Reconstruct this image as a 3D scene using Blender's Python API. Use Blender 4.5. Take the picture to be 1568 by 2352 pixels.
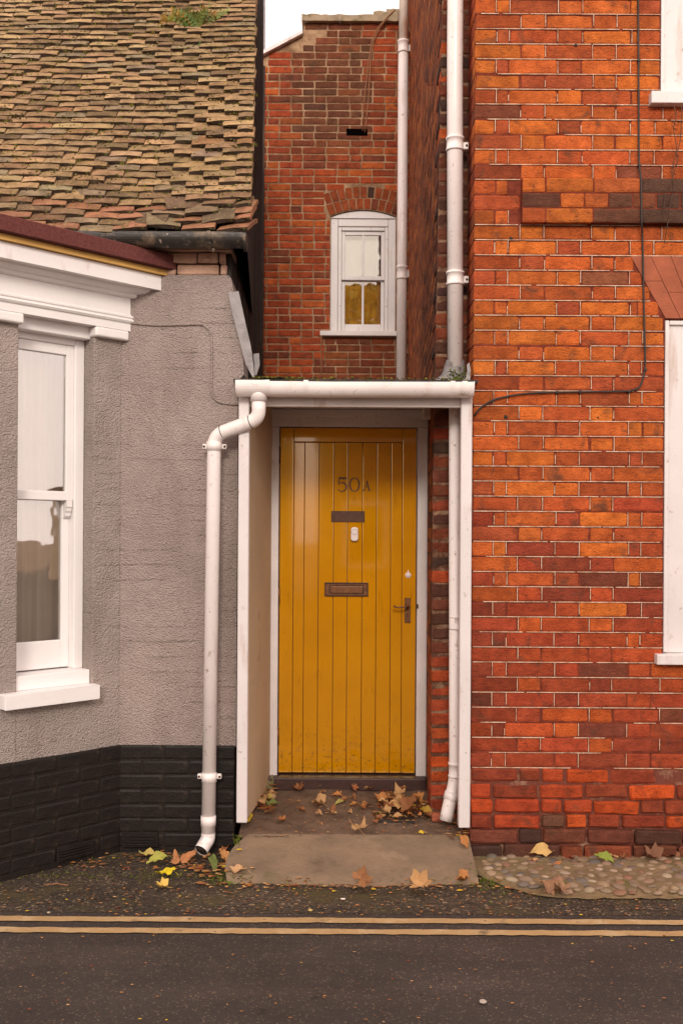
import bpy, bmesh, math, random
from mathutils import Vector, Matrix, Euler
R = math.radians
rnd = random.Random(7)
scene = bpy.context.scene
for o in list(bpy.data.objects): bpy.data.objects.remove(o)

# ------------------------------------------------------------------ camera, sky, sun, exposure
ROLL = R(0.35); FPX = 2327.5; HZ = 1.6
cam_d = bpy.data.cameras.new('camera'); cam = bpy.data.objects.new('camera', cam_d)
scene.collection.objects.link(cam); scene.camera = cam
cam_d.sensor_fit = 'VERTICAL'; cam_d.sensor_height = 36.0; cam_d.lens = 36.0*FPX/2352.0
cam_d.shift_y = 49/2352.0; cam_d.clip_end = 500; cam_d.clip_start = 0.05
cam.location = (0, 0, HZ); cam.matrix_world = Matrix.Translation((0,0,HZ)) @ Matrix.Rotation(R(90),4,'X') @ Matrix.Rotation(ROLL,4,'Z')

SUN_DIR = Vector((0.0, -1.0, 0.47)).normalized()          # towards the sun
world = bpy.data.worlds.new('World'); scene.world = world; world.use_nodes = True
wt = world.node_tree; wt.nodes.clear()
sky = wt.nodes.new('ShaderNodeTexSky'); sky.sky_type = 'NISHITA'; sky.sun_disc = False
sky.sun_elevation = math.asin(SUN_DIR.z); sky.sun_rotation = math.atan2(SUN_DIR.x, SUN_DIR.y)
sky.air_density = 1.0; sky.dust_density = 5.0; sky.ozone_density = 0.5
mixw = wt.nodes.new('ShaderNodeMixRGB'); mixw.inputs[0].default_value = 0.86
mixw.inputs[2].default_value = (16.0, 13.3, 12.2, 1)                 # even warm-white cloud layer
bgw = wt.nodes.new('ShaderNodeBackground'); bgw.inputs[1].default_value = 0.115
outw = wt.nodes.new('ShaderNodeOutputWorld')
wt.links.new(sky.outputs[0], mixw.inputs[1]); wt.links.new(mixw.outputs[0], bgw.inputs[0]); wt.links.new(bgw.outputs[0], outw.inputs[0])
sun_d = bpy.data.lights.new('sun', 'SUN'); sun_d.energy = 1.8; sun_d.angle = R(14); sun_d.color = (1, .92, .83)
sun = bpy.data.objects.new('sun', sun_d); scene.collection.objects.link(sun)
sun.rotation_euler = SUN_DIR.to_track_quat('Z', 'Y').to_euler()
vs = scene.view_settings; vs.view_transform = 'Standard'; vs.look = 'None'; vs.exposure = 0.05; vs.gamma = 1; vs.use_curve_mapping = False
scene.render.engine = 'CYCLES'

# ------------------------------------------------------------------ helpers
col = scene.collection
def unroll(vx, vy):
    dx, dy = vx-784, vy-1176; c, s = math.cos(ROLL), math.sin(ROLL)
    return dx*c+dy*s, -dx*s+dy*c
def P(vx, vy, d):
    dx, dy = unroll(vx, vy)
    return Vector((dx/FPX*d, d, HZ+(49-dy)/FPX*d))
def proj(p):
    dx0 = p[0]/p[1]*FPX; dy0 = 49-(p[2]-HZ)/p[1]*FPX; c, s = math.cos(ROLL), math.sin(ROLL)
    return 784+dx0*c-dy0*s, 1176+dx0*s+dy0*c
def inview(p, m=25):
    x, y = proj(p); return -m < x < 1568+m and -m < y < 2352+m
def gz(X, Y):                                       # ground height
    if -0.53 < X < 0.64 and Y > 4.62:
        if Y < 5.0: return 0.012+(Y-4.62)/0.38*0.098
        return 0.110+(Y-5.0)*0.075
    return 0.004
def G(vx, vy):
    d = 5
    for _ in range(12):
        dx, dy = unroll(vx, vy); X = dx/FPX*d
        d = (HZ-gz(X, d))*FPX/(dy-49)
    return Vector((dx/FPX*d, d, gz(dx/FPX*d, d)))

def wm(o):
    m = o.matrix_basis.copy()
    return wm(o.parent) @ o.matrix_parent_inverse @ m if o.parent else m
def link(name, me, parent=None, loc=None, rot=None, scl=None):
    o = bpy.data.objects.new(name, me); col.objects.link(o)
    if loc is not None: o.location = loc
    if rot is not None: o.rotation_euler = rot
    if scl is not None: o.scale = scl
    if parent is not None:
        o.parent = parent; o.matrix_parent_inverse = wm(parent).inverted()
    return o
def tag(o, label=None, cat=None, group=None, kind=None):
    if label: o['label'] = label
    if cat: o['category'] = cat
    if group: o['group'] = group
    if kind: o['kind'] = kind
    return o
def thing(name, label, cat, loc, group=None):
    return tag(link(name, None, loc=loc), label, cat, group)
def mk(name, V, F, m, smooth=False, cols=None):
    me = bpy.data.meshes.new(name); me.from_pydata([tuple(v) for v in V], [], F); me.update()
    if m: me.materials.append(m)
    if smooth:
        for p in me.polygons: p.use_smooth = True
    if cols is not None:
        a = me.color_attributes.new('Col', 'FLOAT_COLOR', 'POINT')
        flat = []
        for c in cols: flat += [c[0], c[1], c[2], 1.0]
        a.data.foreach_set('color', flat)
    return me
def obj(name, V, F, m, parent=None, smooth=False, cols=None):
    return link(name, mk(name, V, F, m, smooth, cols), parent)
def rbox(name, x0, x1, y0, y1, z0, z1, m, parent=None, bev=.003, xf=None, segs=1, jit=0):
    bm = bmesh.new()
    vs_ = [bm.verts.new((x, y, z)) for z in (z0, z1) for y in (y0, y1) for x in (x0, x1)]
    for f in ((0,2,3,1),(4,5,7,6),(0,1,5,4),(1,3,7,5),(3,2,6,7),(2,0,4,6)): bm.faces.new([vs_[i] for i in f])
    if bev > 0:
        bmesh.ops.bevel(bm, geom=list(bm.edges), offset=min(bev, .45*min(x1-x0, y1-y0, z1-z0)), segments=segs, affect='EDGES', profile=.6)
    for v in bm.verts:
        if jit: v.co += Vector((rnd.uniform(-jit,jit), rnd.uniform(-jit,jit), rnd.uniform(-jit,jit)))
        if xf: v.co = Vector(xf(*v.co))
    me = bpy.data.meshes.new(name); bm.to_mesh(me); bm.free()
    if m: me.materials.append(m)
    return link(name, me, parent)
def prism(name, poly, y0, y1, m, parent=None):
    """polygon in XZ (counter-clockwise seen from the camera) extruded from y0 (front) to y1"""
    n = len(poly); V = [(x, y0, z) for x, z in poly]+[(x, y1, z) for x, z in poly]
    F = [list(range(n)), list(range(2*n-1, n-1, -1))]+[[(i+1)%n, i, n+i, n+(i+1)%n] for i in range(n)]
    return obj(name, V, F, m, parent)
def tube_geo(pts, rad, seg=12, caps=True):
    pts = [Vector(p) for p in pts]; n = len(pts)
    rads = rad if isinstance(rad, (list, tuple)) else [rad]*n
    V, F = [], []; up = None
    for i, p in enumerate(pts):
        t = (pts[min(i+1,n-1)]-pts[max(i-1,0)]).normalized()
        if up is None:
            a = Vector((0,1,0)) if abs(t.y) < .9 else Vector((1,0,0))
            up = (a-t*a.dot(t)).normalized()
        else: up = (up-t*up.dot(t)).normalized()
        b = t.cross(up)
        for k in range(seg):
            an = 2*math.pi*k/seg
            V.append(p+(up*math.cos(an)+b*math.sin(an))*rads[i])
    for i in range(n-1):
        for k in range(seg):
            F.append([i*seg+k, i*seg+(k+1)%seg, (i+1)*seg+(k+1)%seg, (i+1)*seg+k])
    if caps: F.append(list(range(seg-1,-1,-1))); F.append(list(range((n-1)*seg, n*seg)))
    return V, F
def tube(name, pts, rad, m, parent=None, seg=12, caps=True):
    V, F = tube_geo(pts, rad, seg, caps); return obj(name, V, F, m, parent, smooth=True)
def bend(pts, r=.04, n=6):
    """round the corners of a polyline"""
    pts = [Vector(p) for p in pts]; out = [pts[0]]
    for i in range(1, len(pts)-1):
        a, b, c = pts[i-1], pts[i], pts[i+1]
        d1 = (a-b).normalized(); d2 = (c-b).normalized()
        k = min(r, (a-b).length*.49, (c-b).length*.49)
        p0, p1 = b+d1*k, b+d2*k
        for j in range(n+1):
            t = j/n; out.append(p0*(1-t)**2+b*2*t*(1-t)+p1*t*t)
    out.append(pts[-1]); return out

# ------------------------------------------------------------------ materials
def newmat(name):
    m = bpy.data.materials.new(name); m.use_nodes = True; nt = m.node_tree; nt.nodes.clear()
    o = nt.nodes.new('ShaderNodeOutputMaterial'); b = nt.nodes.new('ShaderNodeBsdfPrincipled'); nt.links.new(b.outputs[0], o.inputs[0])
    return m, nt, b
def nd(nt, t, ins=None, **kw):
    n = nt.nodes.new('ShaderNode'+t)
    for k, v in kw.items(): setattr(n, k, v)
    for k, v in (ins or {}).items():
        if hasattr(v, 'is_linked') or isinstance(v, bpy.types.NodeSocket): nt.links.new(v, n.inputs[k])
        else: n.inputs[k].default_value = v
    return n
def rgba(c): return (c[0], c[1], c[2], 1)
def mixc(nt, fac, a, b, blend='MIX'):
    n = nt.nodes.new('ShaderNodeMixRGB'); n.blend_type = blend
    for i, v in ((0, fac), (1, a), (2, b)):
        if isinstance(v, bpy.types.NodeSocket): nt.links.new(v, n.inputs[i])
        else: n.inputs[i].default_value = v if i == 0 else rgba(v)
    return n.outputs[0]
def ramp(nt, sock, lo, hi):
    n = nd(nt, 'MapRange', {0: sock, 1: lo, 2: hi}); return n.outputs[0]
def noise(nt, vec, scale, detail=4, rough=.6, dist=0):
    return nd(nt, 'TexNoise', {'Vector': vec, 'Scale': scale, 'Detail': detail, 'Roughness': rough, 'Distortion': dist}).outputs[0]
def coords(nt, scale=(1,1,1), random_off=False):
    v = nd(nt, 'TexCoord').outputs['Object']
    if random_off:
        r = nd(nt, 'ObjectInfo').outputs['Random']
        s = nd(nt, 'Math', {0: r, 1: 37.0}, operation='MULTIPLY').outputs[0]
        cb = nd(nt, 'CombineXYZ', {0: s, 1: s, 2: s}).outputs[0]
        v = nd(nt, 'VectorMath', {0: v, 1: cb}, operation='ADD').outputs[0]
    if scale != (1,1,1): v = nd(nt, 'VectorMath', {0: v, 1: scale}, operation='MULTIPLY').outputs[0]
    return v
def basic(name, c, rough=.6, var=.2, vscale=6, dirt=None, bump=0, bscale=60, spec=.4, metal=0, stretch=(1,1,1), objcol=False, coat=0, attr=False):
    m, nt, b = newmat(name); v = coords(nt, stretch)
    base = c
    if objcol: base = nd(nt, 'ObjectInfo').outputs['Color']
    if attr: base = nd(nt, 'Attribute', attribute_name='Col').outputs['Color']
    n1 = noise(nt, v, vscale, 5)
    f = ramp(nt, n1, .3, .7)
    dk = mixc(nt, 1.0, base, (1-var,)*3, 'MULTIPLY'); lt = mixc(nt, 1.0, base, (1+var*.6,)*3, 'MULTIPLY')
    cc = mixc(nt, f, dk, lt)
    for d in ([dirt] if dirt and not isinstance(dirt, list) else dirt or []):
        dc, lo, hi, ds = d[:4]; st = d[4] if len(d) > 4 else (1,1,1)
        vv = coords(nt, st); n2 = ramp(nt, noise(nt, vv, ds, 6, .65), lo, hi); cc = mixc(nt, n2, cc, dc)
    nt.links.new(cc, b.inputs['Base Color']); b.inputs['Roughness'].default_value = rough
    b.inputs['Specular IOR Level'].default_value = spec; b.inputs['Metallic'].default_value = metal
    if coat: b.inputs['Coat Weight'].default_value = coat; b.inputs['Coat Roughness'].default_value = .18
    if bump:
        h = noise(nt, v, bscale, 4, .6)
        bp = nd(nt, 'Bump', {'Height': h, 'Distance': bump, 'Strength': 1.0}); nt.links.new(bp.outputs[0], b.inputs['Normal'])
    return m
def brickmat(name, attr, blotch=(.10,.05,.03), bl=(.60,.74), bump=.010, sat=1.0):
    m, nt, b = newmat(name)
    v = coords(nt, (1,1,1), not attr)
    base = nd(nt, 'Attribute', attribute_name='Col').outputs['Color'] if attr else nd(nt, 'ObjectInfo').outputs['Color']
    n1 = ramp(nt, noise(nt, v, 14, 5, .65), .3, .72)
    c1 = mixc(nt, n1, mixc(nt, 1, base, (.62,.56,.52), 'MULTIPLY'), mixc(nt, 1, base, (1.18,1.22,1.2), 'MULTIPLY'))
    n2 = ramp(nt, noise(nt, v, 9, 3, .5, .6), bl[0], bl[1]); c2 = mixc(nt, nd(nt, 'Math', {0: n2, 1: .75}, operation='MULTIPLY').outputs[0], c1, blotch)
    n5 = ramp(nt, noise(nt, nd(nt, 'VectorMath', {0: v, 1: (1,1,2.6)}, operation='MULTIPLY').outputs[0], 22, 7, .75, 2.0), .55, .62); c2 = mixc(nt, nd(nt, 'Math', {0: n5, 1: .6}, operation='MULTIPLY').outputs[0], c2, (.06,.025,.015))
    n3 = ramp(nt, noise(nt, v, 130, 3, .7), .66, .72); c3 = mixc(nt, n3, c2, (.03,.015,.01))
    n4 = ramp(nt, noise(nt, v, 95, 4, .7), .70, .78); c4 = mixc(nt, n4, c3, (.62,.42,.30))
    nt.links.new(c4, b.inputs['Base Color']); b.inputs['Roughness'].default_value = .88; b.inputs['Specular IOR Level'].default_value = .25
    vs2 = nd(nt, 'VectorMath', {0: v, 1: (1,1,2.2)}, operation='MULTIPLY').outputs[0]
    h1 = noise(nt, vs2, 20, 7, .72, 1.6); h2 = noise(nt, v, 160, 3, .6)
    h = nd(nt, 'Math', {0: h1, 1: h2}, operation='ADD').outputs[0]
    bp = nd(nt, 'Bump', {'Height': h, 'Distance': bump, 'Strength': 1.0}); nt.links.new(bp.outputs[0], b.inputs['Normal'])
    return m
M = {}
M['brick'] = brickmat('brick_orange', False); M['brick_s'] = brickmat('brick_orange_mass', True)
M['brick_r'] = brickmat('brick_rear', False, (.07,.045,.03), (.58,.78)); M['brick_rs'] = brickmat('brick_rear_mass', True, (.07,.045,.03), (.58,.78))
M['brick_k'] = basic('brick_black_paint', (.016,.012,.010), .5, .35, 12, dirt=[((.05,.035,.025), .60, .75, 16), ((.14,.09,.055), .70, .76, 60)], bump=.003, bscale=70, spec=.22)
M['soft_brick'] = basic('rubbed_brick', (.34,.095,.045), .85, .25, 10, bump=.002, bscale=80, dirt=((.15,.06,.035), .6, .75, 12))
def mortarmat(name, a, b_, lo, hi, sc, third=None):
    m, nt, b = newmat(name); v = coords(nt)
    f = ramp(nt, noise(nt, v, sc, 5, .7), lo, hi); c = mixc(nt, f, a, b_)
    if third: c = mixc(nt, ramp(nt, noise(nt, v, 3, 4, .6), .52, .66), c, third)
    c = mixc(nt, ramp(nt, noise(nt, v, 70, 3, .6), .3, .75), mixc(nt, 1, c, (.7,.66,.62), 'MULTIPLY'), c)
    nt.links.new(c, b.inputs['Base Color']); b.inputs['Roughness'].default_value = .95; b.inputs['Specular IOR Level'].default_value = .1
    bp = nd(nt, 'Bump', {'Height': noise(nt, v, 140, 4, .6), 'Distance': .004}); nt.links.new(bp.outputs[0], b.inputs['Normal'])
    return m
M['mortar'] = mortarmat('mortar_red', (.15,.034,.020), (.26,.060,.034), .40, .60, 9)
M['pointing'] = mortarmat('lime_pointing', (.46,.24,.15), (.85,.64,.48), .36, .58, 14)
M['mortar_low'] = mortarmat('mortar_plinth', (.20,.065,.045), (.46,.28,.19), .52, .70, 9)
M['mortar_rear'] = mortarmat('mortar_cream', (.24,.14,.08), (.58,.39,.24), .38, .68, 6)
M['mortar_dark'] = mortarmat('mortar_sooty', (.13,.06,.038), (.40,.25,.16), .46, .66, 10)
WD = [((.42,.28,.21), .56, .80, 9, (1,1,.18)), ((.13,.085,.06), .67, .72, 50), ((.34,.22,.15), .62, .76, 22), ((.25,.21,.11), .66, .82, 6)]
M['white'] = basic('white_gloss_paint', (.69,.645,.635), .4, .08, 3, WD, bump=.0012, bscale=40, spec=.45)
M['white_dirty'] = basic('white_paint_weathered', (.74,.68,.66), .5, .12, 4, [((.36,.22,.15), .60, .78, 8, (1,1,.3)), ((.12,.08,.06), .70, .76, 45)], bump=.002, bscale=50)
M['pvc'] = basic('white_pvc', (.86,.79,.765), .34, .08, 3, [((.48,.32,.23), .56, .84, 7, (1,1,.2)), ((.10,.07,.06), .67, .71, 45, (1,1,.4)), ((.30,.25,.13), .63, .78, 12), ((.36,.23,.16), .62, .74, 30)], spec=.45)
M['pvc_rust'] = basic('rust_stained_white_iron', (.78,.68,.60), .5, .12, 3, [((.52,.20,.06), .46, .60, 6, (1,1,.14))], spec=.4)
M['cream'] = basic('cream_render', (.55,.41,.27), .8, .10, 3, [((.28,.20,.13), .62, .80, 6), ((.14,.10,.07), .72, .76, 30)], bump=.003, bscale=25)
M['void'] = basic('dark_room', (.03,.022,.018), .9, .3)
M['void_warm'] = basic('warm_room_wall', (.45,.25,.07), .9, .2)
M['felt'] = basic('red_mineral_felt', (.145,.048,.042), .95, .3, 90, bump=.003, bscale=220, spec=.15)
M['batten'] = basic('yellow_timber', (.62,.36,.10), .7, .25, 5, ((.25,.11,.03), .66, .74, 14, (1,1,3)), stretch=(.5,.5,5))
M['iron'] = basic('black_cast_iron', (.032,.026,.022), .5, .4, 9, [((.20,.14,.09), .52, .70, 8), ((.50,.40,.32), .62, .70, 18)], bump=.003, bscale=40, spec=.5)
M['lead'] = basic('lead_sheet', (.27,.25,.25), .55, .3, 8, ((.10,.08,.075), .54, .72, 12), bump=.003, bscale=20, metal=.1)
M['tar'] = basic('black_tarred_boards', (.022,.016,.013), .7, .5, 10, ((.12,.06,.03), .62, .78, 9, (1,1,.1)), bump=.004, bscale=30, stretch=(3,3,.3))
M['roof_felt'] = basic('dark_roof_felt', (.05,.045,.04), .9, .4, 20, ((.10,.10,.02), .55, .7, 14), bump=.004)
M['brass'] = basic('aged_brass', (.20,.085,.035), .45, .35, 40, ((.06,.03,.02), .55, .72, 60), metal=.6, spec=.5)
M['brass_dark'] = basic('dark_bronze', (.085,.038,.022), .5, .3, 40, ((.04,.02,.015), .6, .7, 60), metal=.45)
M['bronze_edge'] = basic('polished_brass', (.62,.30,.13), .3, .3, 60, metal=.8)
M['bell'] = basic('white_plastic', (.80,.70,.66), .35, .03, 5)
M['threshold'] = basic('dark_red_brown_timber', (.055,.024,.018), .5, .3, 12, ((.16,.09,.05), .6, .75, 20), bump=.002)
M['cable'] = basic('black_cable', (.030,.022,.018), .55, .3, 20)
M['wire'] = basic('rusty_wire', (.10,.05,.03), .8, .4, 60)
M['twig'] = basic('dry_stalk', (.30,.13,.06), .8, .3, 40)
M['curtain'] = basic('beige_curtain', (.88,.78,.62), .9, .10, 6, bump=.002, bscale=200, spec=.1)
M['stone'] = basic('weathered_stone', (.34,.26,.17), .9, .3, 7, [((.14,.12,.05), .55, .72, 9), ((.55,.44,.33), .66, .76, 30)], bump=.008, bscale=22)
M['concrete'] = basic('smooth_concrete', (.235,.165,.108), .88, .28, 5, [((.36,.265,.18), .58, .76, 3.5), ((.11,.075,.05), .56, .78, 6), ((.10,.095,.04), .62, .78, 4), ((.50,.40,.30), .72, .76, 70)], bump=.006, bscale=70, spec=.25)
M['floor'] = basic('gritty_porch_concrete', (.175,.115,.08), .9, .35, 12, [((.33,.22,.15), .60, .72, 45), ((.06,.04,.03), .58, .74, 9)], bump=.008, bscale=90, spec=.2)
M['cobble_bed'] = basic('mossy_cobble_mortar', (.235,.165,.09), .95, .3, 9, [((.12,.12,.035), .56, .70, 6), ((.09,.055,.035), .60, .74, 14)], bump=.008, bscale=60, spec=.15)
M['pebble'] = basic('flint_pebble', (1,1,1), .6, .25, 30, ((.12,.08,.05), .66, .78, 40), objcol=True, bump=.002, bscale=60, spec=.35)
M['moss'] = basic('moss', (1,1,1), .95, .3, 60, attr=True, spec=.1)
M['litter'] = basic('leaf_litter', (1,1,1), .8, .25, 60, attr=True, spec=.2)
M['leaf'] = basic('autumn_leaf', (1,1,1), .6, .35, 30, ((.10,.04,.015), .62, .76, 30), objcol=True, bump=.002, bscale=90, spec=.3)
M['fern'] = basic('fern_frond', (1,1,1), .7, .25, 50, attr=True, spec=.25)
M['bark'] = basic('pale_bark', (.30,.24,.18), .9, .3, 20)
M['opp_wall'] = basic('opposite_cream_wall', (.50,.38,.26), .9, .1, 2); M['opp_brick'] = basic('opposite_brick_wall', (.28,.12,.07), .9, .2, 6)
M['opp_roof'] = basic('opposite_roof', (.12,.07,.05), .9, .3, 10)
M['gold'] = basic('golden_foliage', (1,1,1), .8, .2, 10, attr=True)

def rendermat(name, c0, c1_):
    m, nt, b = newmat(name); v = coords(nt)
    cc = mixc(nt, ramp(nt, noise(nt, v, 2.2, 4, .6), .32, .7), c0, c1_)
    cc = mixc(nt, ramp(nt, noise(nt, coords(nt, (1,1,.35)), 3.2, 6, .7), .50, .78), cc, (.245,.195,.17)); cc = mixc(nt, ramp(nt, noise(nt, v, 1.3, 3, .5), .52, .70), cc, mixc(nt, 1, cc, (1.12,1.10,1.08), 'MULTIPLY'))
    cc = mixc(nt, ramp(nt, noise(nt, v, 5, 5, .65), .66, .84), cc, (.22,.165,.14))
    cc = mixc(nt, ramp(nt, noise(nt, v, 60, 4, .6), .62, .8), cc, (.27,.21,.185))
    nt.links.new(cc, b.inputs['Base Color']); b.inputs['Roughness'].default_value = .8; b.inputs['Specular IOR Level'].default_value = .25
    vo = nd(nt, 'TexVoronoi', {'Vector': nd(nt, 'VectorMath', {0: v, 1: (1,1,1.35)}, operation='MULTIPLY').outputs[0], 'Scale': 120.0}, feature='SMOOTH_F1').outputs['Distance']
    n1 = noise(nt, v, 80, 4, .65, .3)
    h = nd(nt, 'Math', {0: n1, 1: vo}, operation='SUBTRACT').outputs[0]
    sep = nd(nt, 'SeparateXYZ', {0: v}).outputs[2]
    wob = nd(nt, 'Math', {0: noise(nt, v, 3, 3, .5), 1: .03}, operation='MULTIPLY').outputs[0]
    zz = nd(nt, 'Math', {0: sep, 1: wob}, operation='ADD').outputs[0]
    fr = nd(nt, 'Math', {0: nd(nt, 'Math', {0: zz, 1: 1/.076}, operation='MULTIPLY').outputs[0]}, operation='FRACT').outputs[0]
    ln = nd(nt, 'Math', {0: ramp(nt, fr, .13, 0.0), 1: ramp(nt, noise(nt, v, 4, 3), .5, .62)}, operation='MULTIPLY').outputs[0]
    h = nd(nt, 'Math', {0: h, 1: nd(nt, 'Math', {0: ln, 1: .55}, operation='MULTIPLY').outputs[0]}, operation='SUBTRACT').outputs[0]
    h = nd(nt, 'Math', {0: h, 1: nd(nt, 'Math', {0: noise(nt, v, 7, 3, .5), 1: 2.2}, operation='MULTIPLY').outputs[0]}, operation='ADD').outputs[0]
    bp = nd(nt, 'Bump', {'Height': h, 'Distance': .009, 'Strength': 1.0}); nt.links.new(bp.outputs[0], b.inputs['Normal'])
    return m
M['render'] = rendermat('grey_stippled_render', (.325,.262,.238), (.395,.322,.292)); M['render_bay'] = rendermat('grey_stippled_render_skylit', (.335,.282,.256), (.405,.345,.312))  # bay copy is greyed to imitate the bluer skylight on its side
def doormat_():
    m, nt, b = newmat('yellow_gloss_paint'); v = coords(nt, (1,1,.12))
    cc = mixc(nt, ramp(nt, noise(nt, coords(nt), 4, 4), .3, .7), (.56,.232,.0), (.64,.272,.0))
    cc = mixc(nt, ramp(nt, noise(nt, coords(nt), 40, 4, .7), .70, .76), cc, (.20,.08,.01)); cc = mixc(nt, ramp(nt, noise(nt, coords(nt, (1,1,.15)), 30, 5, .7), .60, .80), cc, (.36,.14,.0)); zd = nd(nt, 'SeparateXYZ', {0: coords(nt)}).outputs[2]
    cc = mixc(nt, nd(nt, 'Math', {0: ramp(nt, zd, .60, .24), 1: ramp(nt, noise(nt, coords(nt), 55, 5, .75), .55, .66)}, operation='MULTIPLY').outputs[0], cc, (.16,.075,.02))
    nt.links.new(cc, b.inputs['Base Color']); b.inputs['Coat Weight'].default_value = .9; b.inputs['Coat Roughness'].default_value = .045; b.inputs['Coat IOR'].default_value = 1.8; b.inputs['Roughness'].default_value = .10; b.inputs['IOR'].default_value = 2.0; b.inputs['Specular IOR Level'].default_value = .5; b.inputs['Specular Tint'].default_value = (1, .62, .03, 1)
    h = nd(nt, 'Math', {0: noise(nt, v, 70, 5, .6), 1: noise(nt, coords(nt), 140, 3, .6)}, operation='ADD').outputs[0]
    bp = nd(nt, 'Bump', {'Height': h, 'Distance': .00022}); nt.links.new(bp.outputs[0], b.inputs['Normal'])
    return m
M['door'] = doormat_()
def glassmat(name, refl, tint=(.9,.9,.88)):
    m = bpy.data.materials.new(name); m.use_nodes = True; nt = m.node_tree; nt.nodes.clear()
    o = nt.nodes.new('ShaderNodeOutputMaterial'); mx = nt.nodes.new('ShaderNodeMixShader')
    t = nt.nodes.new('ShaderNodeBsdfTransparent'); t.inputs[0].default_value = rgba(tint)
    g = nt.nodes.new('ShaderNodeBsdfGlossy'); g.inputs[1].default_value = .015; g.inputs[0].default_value = (1,1,1,1)
    fr = nd(nt, 'Fresnel', {'IOR': 1.52}); f2 = nd(nt, 'Math', {0: fr.outputs[0], 1: 1.0}, operation='ADD'); f2.inputs[1].default_value = refl; f2.use_clamp = True
    bp = nd(nt, 'Bump', {'Height': noise(nt, coords(nt), 5, 2, .5), 'Distance': .0007}); nt.links.new(bp.outputs[0], g.inputs['Normal'])
    nt.links.new(f2.outputs[0], mx.inputs[0]); nt.links.new(t.outputs[0], mx.inputs[1]); nt.links.new(g.outputs[0], mx.inputs[2]); nt.links.new(mx.outputs[0], o.inputs[0])
    return m
M['glass'] = glassmat('window_glass', .24, (.97,.96,.94)); M['glass_r'] = glassmat('rear_window_glass', .08)
def tilemat(name, attr):
    m, nt, b = newmat(name); v = coords(nt, (1,1,1), not attr)
    base = nd(nt, 'Attribute', attribute_name='Col').outputs['Color'] if attr else nd(nt, 'ObjectInfo').outputs['Color']
    c = mixc(nt, ramp(nt, noise(nt, v, 16, 5, .65), .3, .7), mixc(nt, 1, base, (.5,.48,.46), 'MULTIPLY'), mixc(nt, 1, base, (1.15,1.15,1.1), 'MULTIPLY'))
    c = mixc(nt, ramp(nt, noise(nt, v, 34, 5, .7), .58, .74), c, (.40,.29,.11))
    c = mixc(nt, ramp(nt, noise(nt, v, 22, 5, .7, .5), .58, .70), c, (.12,.10,.03))
    c = mixc(nt, ramp(nt, noise(nt, v, 70, 4, .65), .66, .74), c, (.62,.50,.36))
    nt.links.new(c, b.inputs['Base Color']); b.inputs['Roughness'].default_value = .92; b.inputs['Specular IOR Level'].default_value = .2
    bp = nd(nt, 'Bump', {'Height': noise(nt, v, 60, 6, .7), 'Distance': .010}); nt.links.new(bp.outputs[0], b.inputs['Normal'])
    return m
M['tile'] = tilemat('clay_tile', False); M['tile_s'] = tilemat('clay_tile_mass', True)
def asphalt(name, a, b_, speck, scale, bump, moss=False):
    m, nt, b = newmat(name); v = coords(nt)
    vo = nd(nt, 'TexVoronoi', {'Vector': v, 'Scale': scale}); vc = nd(nt, 'SeparateColor', {0: vo.outputs['Color']}).outputs[0]
    c = mixc(nt, vc, a, b_)
    c = mixc(nt, ramp(nt, vc, .93, .97), c, speck)
    c = mixc(nt, ramp(nt, noise(nt, v, 1.6, 5, .6), .35, .7), mixc(nt, 1, c, (.72,.70,.68), 'MULTIPLY'), c)
    c = mixc(nt, ramp(nt, noise(nt, coords(nt, (.35,1.6,1)), 2.2, 4, .6), .48, .72), c, mixc(nt, 1, c, (1.5,1.45,1.4), 'MULTIPLY'))
    c = mixc(nt, ramp(nt, noise(nt, v, 9, 6, .7), .60, .74), c, mixc(nt, 1, c, (.55,.52,.5), 'MULTIPLY'))
    if moss:
        c = mixc(nt, ramp(nt, noise(nt, v, 3.5, 5, .65), .50, .68), c, (.085,.065,.026))
    c = mixc(nt, ramp(nt, noise(nt, v, 34, 4, .75), .70, .74), c, (.22,.09,.04))
    nt.links.new(c, b.inputs['Base Color']); b.inputs['Roughness'].default_value = .85; b.inputs['Specular IOR Level'].default_value = .3
    h = nd(nt, 'Math', {0: vo.outputs['Distance'], 1: noise(nt, v, 200, 2, .5)}, operation='SUBTRACT').outputs[0]
    bp = nd(nt, 'Bump', {'Height': h, 'Distance': bump, 'Strength': .9}); nt.links.new(bp.outputs[0], b.inputs['Normal'])
    return m
M['road'] = asphalt('road_asphalt', (.044,.034,.029), (.064,.049,.042), (.15,.11,.08), 170, .003)
M['pave'] = asphalt('coarse_asphalt', (.030,.022,.016), (.115,.085,.06), (.30,.22,.14), 95, .009, True)
M['line'] = basic('worn_yellow_line', (.43,.275,.125), .8, .14, 12, [((.50,.37,.21), .5, .7, 8), ((.07,.052,.042), .64, .70, 30), ((.10,.075,.055), .60, .72, 5)], bump=.003, bscale=120)

# ------------------------------------------------------------------ ground
def sheet(name, x0, x1, y0, y1, z, m, parent=None, kind='structure'):
    o = obj(name, [(x0,y0,z),(x1,y0,z),(x1,y1,z),(x0,y1,z)], [[0,1,2,3]], m, parent)
    if kind: o['kind'] = kind
    return o
sheet('ground', -150, 150, -150, 150, -.02, M['floor'])
road = sheet('road', -40, 40, -6.5, 4.26, 0.0, M['road'])
sheet('pavement', -40, 40, 4.26, 5.6, 0.001, M['pave'])
def painted_line(y0, y1):
    V, F = [], []; n = 420
    for i in range(n+1):
        x = -9+18*i/n
        V += [(x, y0+rnd.uniform(-.004,.004), .005), (x, y1+rnd.uniform(-.004,.004), .005)]
        if i: F.append([2*i-2, 2*i, 2*i+1, 2*i-1])
    return obj('painted_line', V, F, M['line'], road)
painted_line(4.152, 4.204); painted_line(4.034, 4.086)
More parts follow.
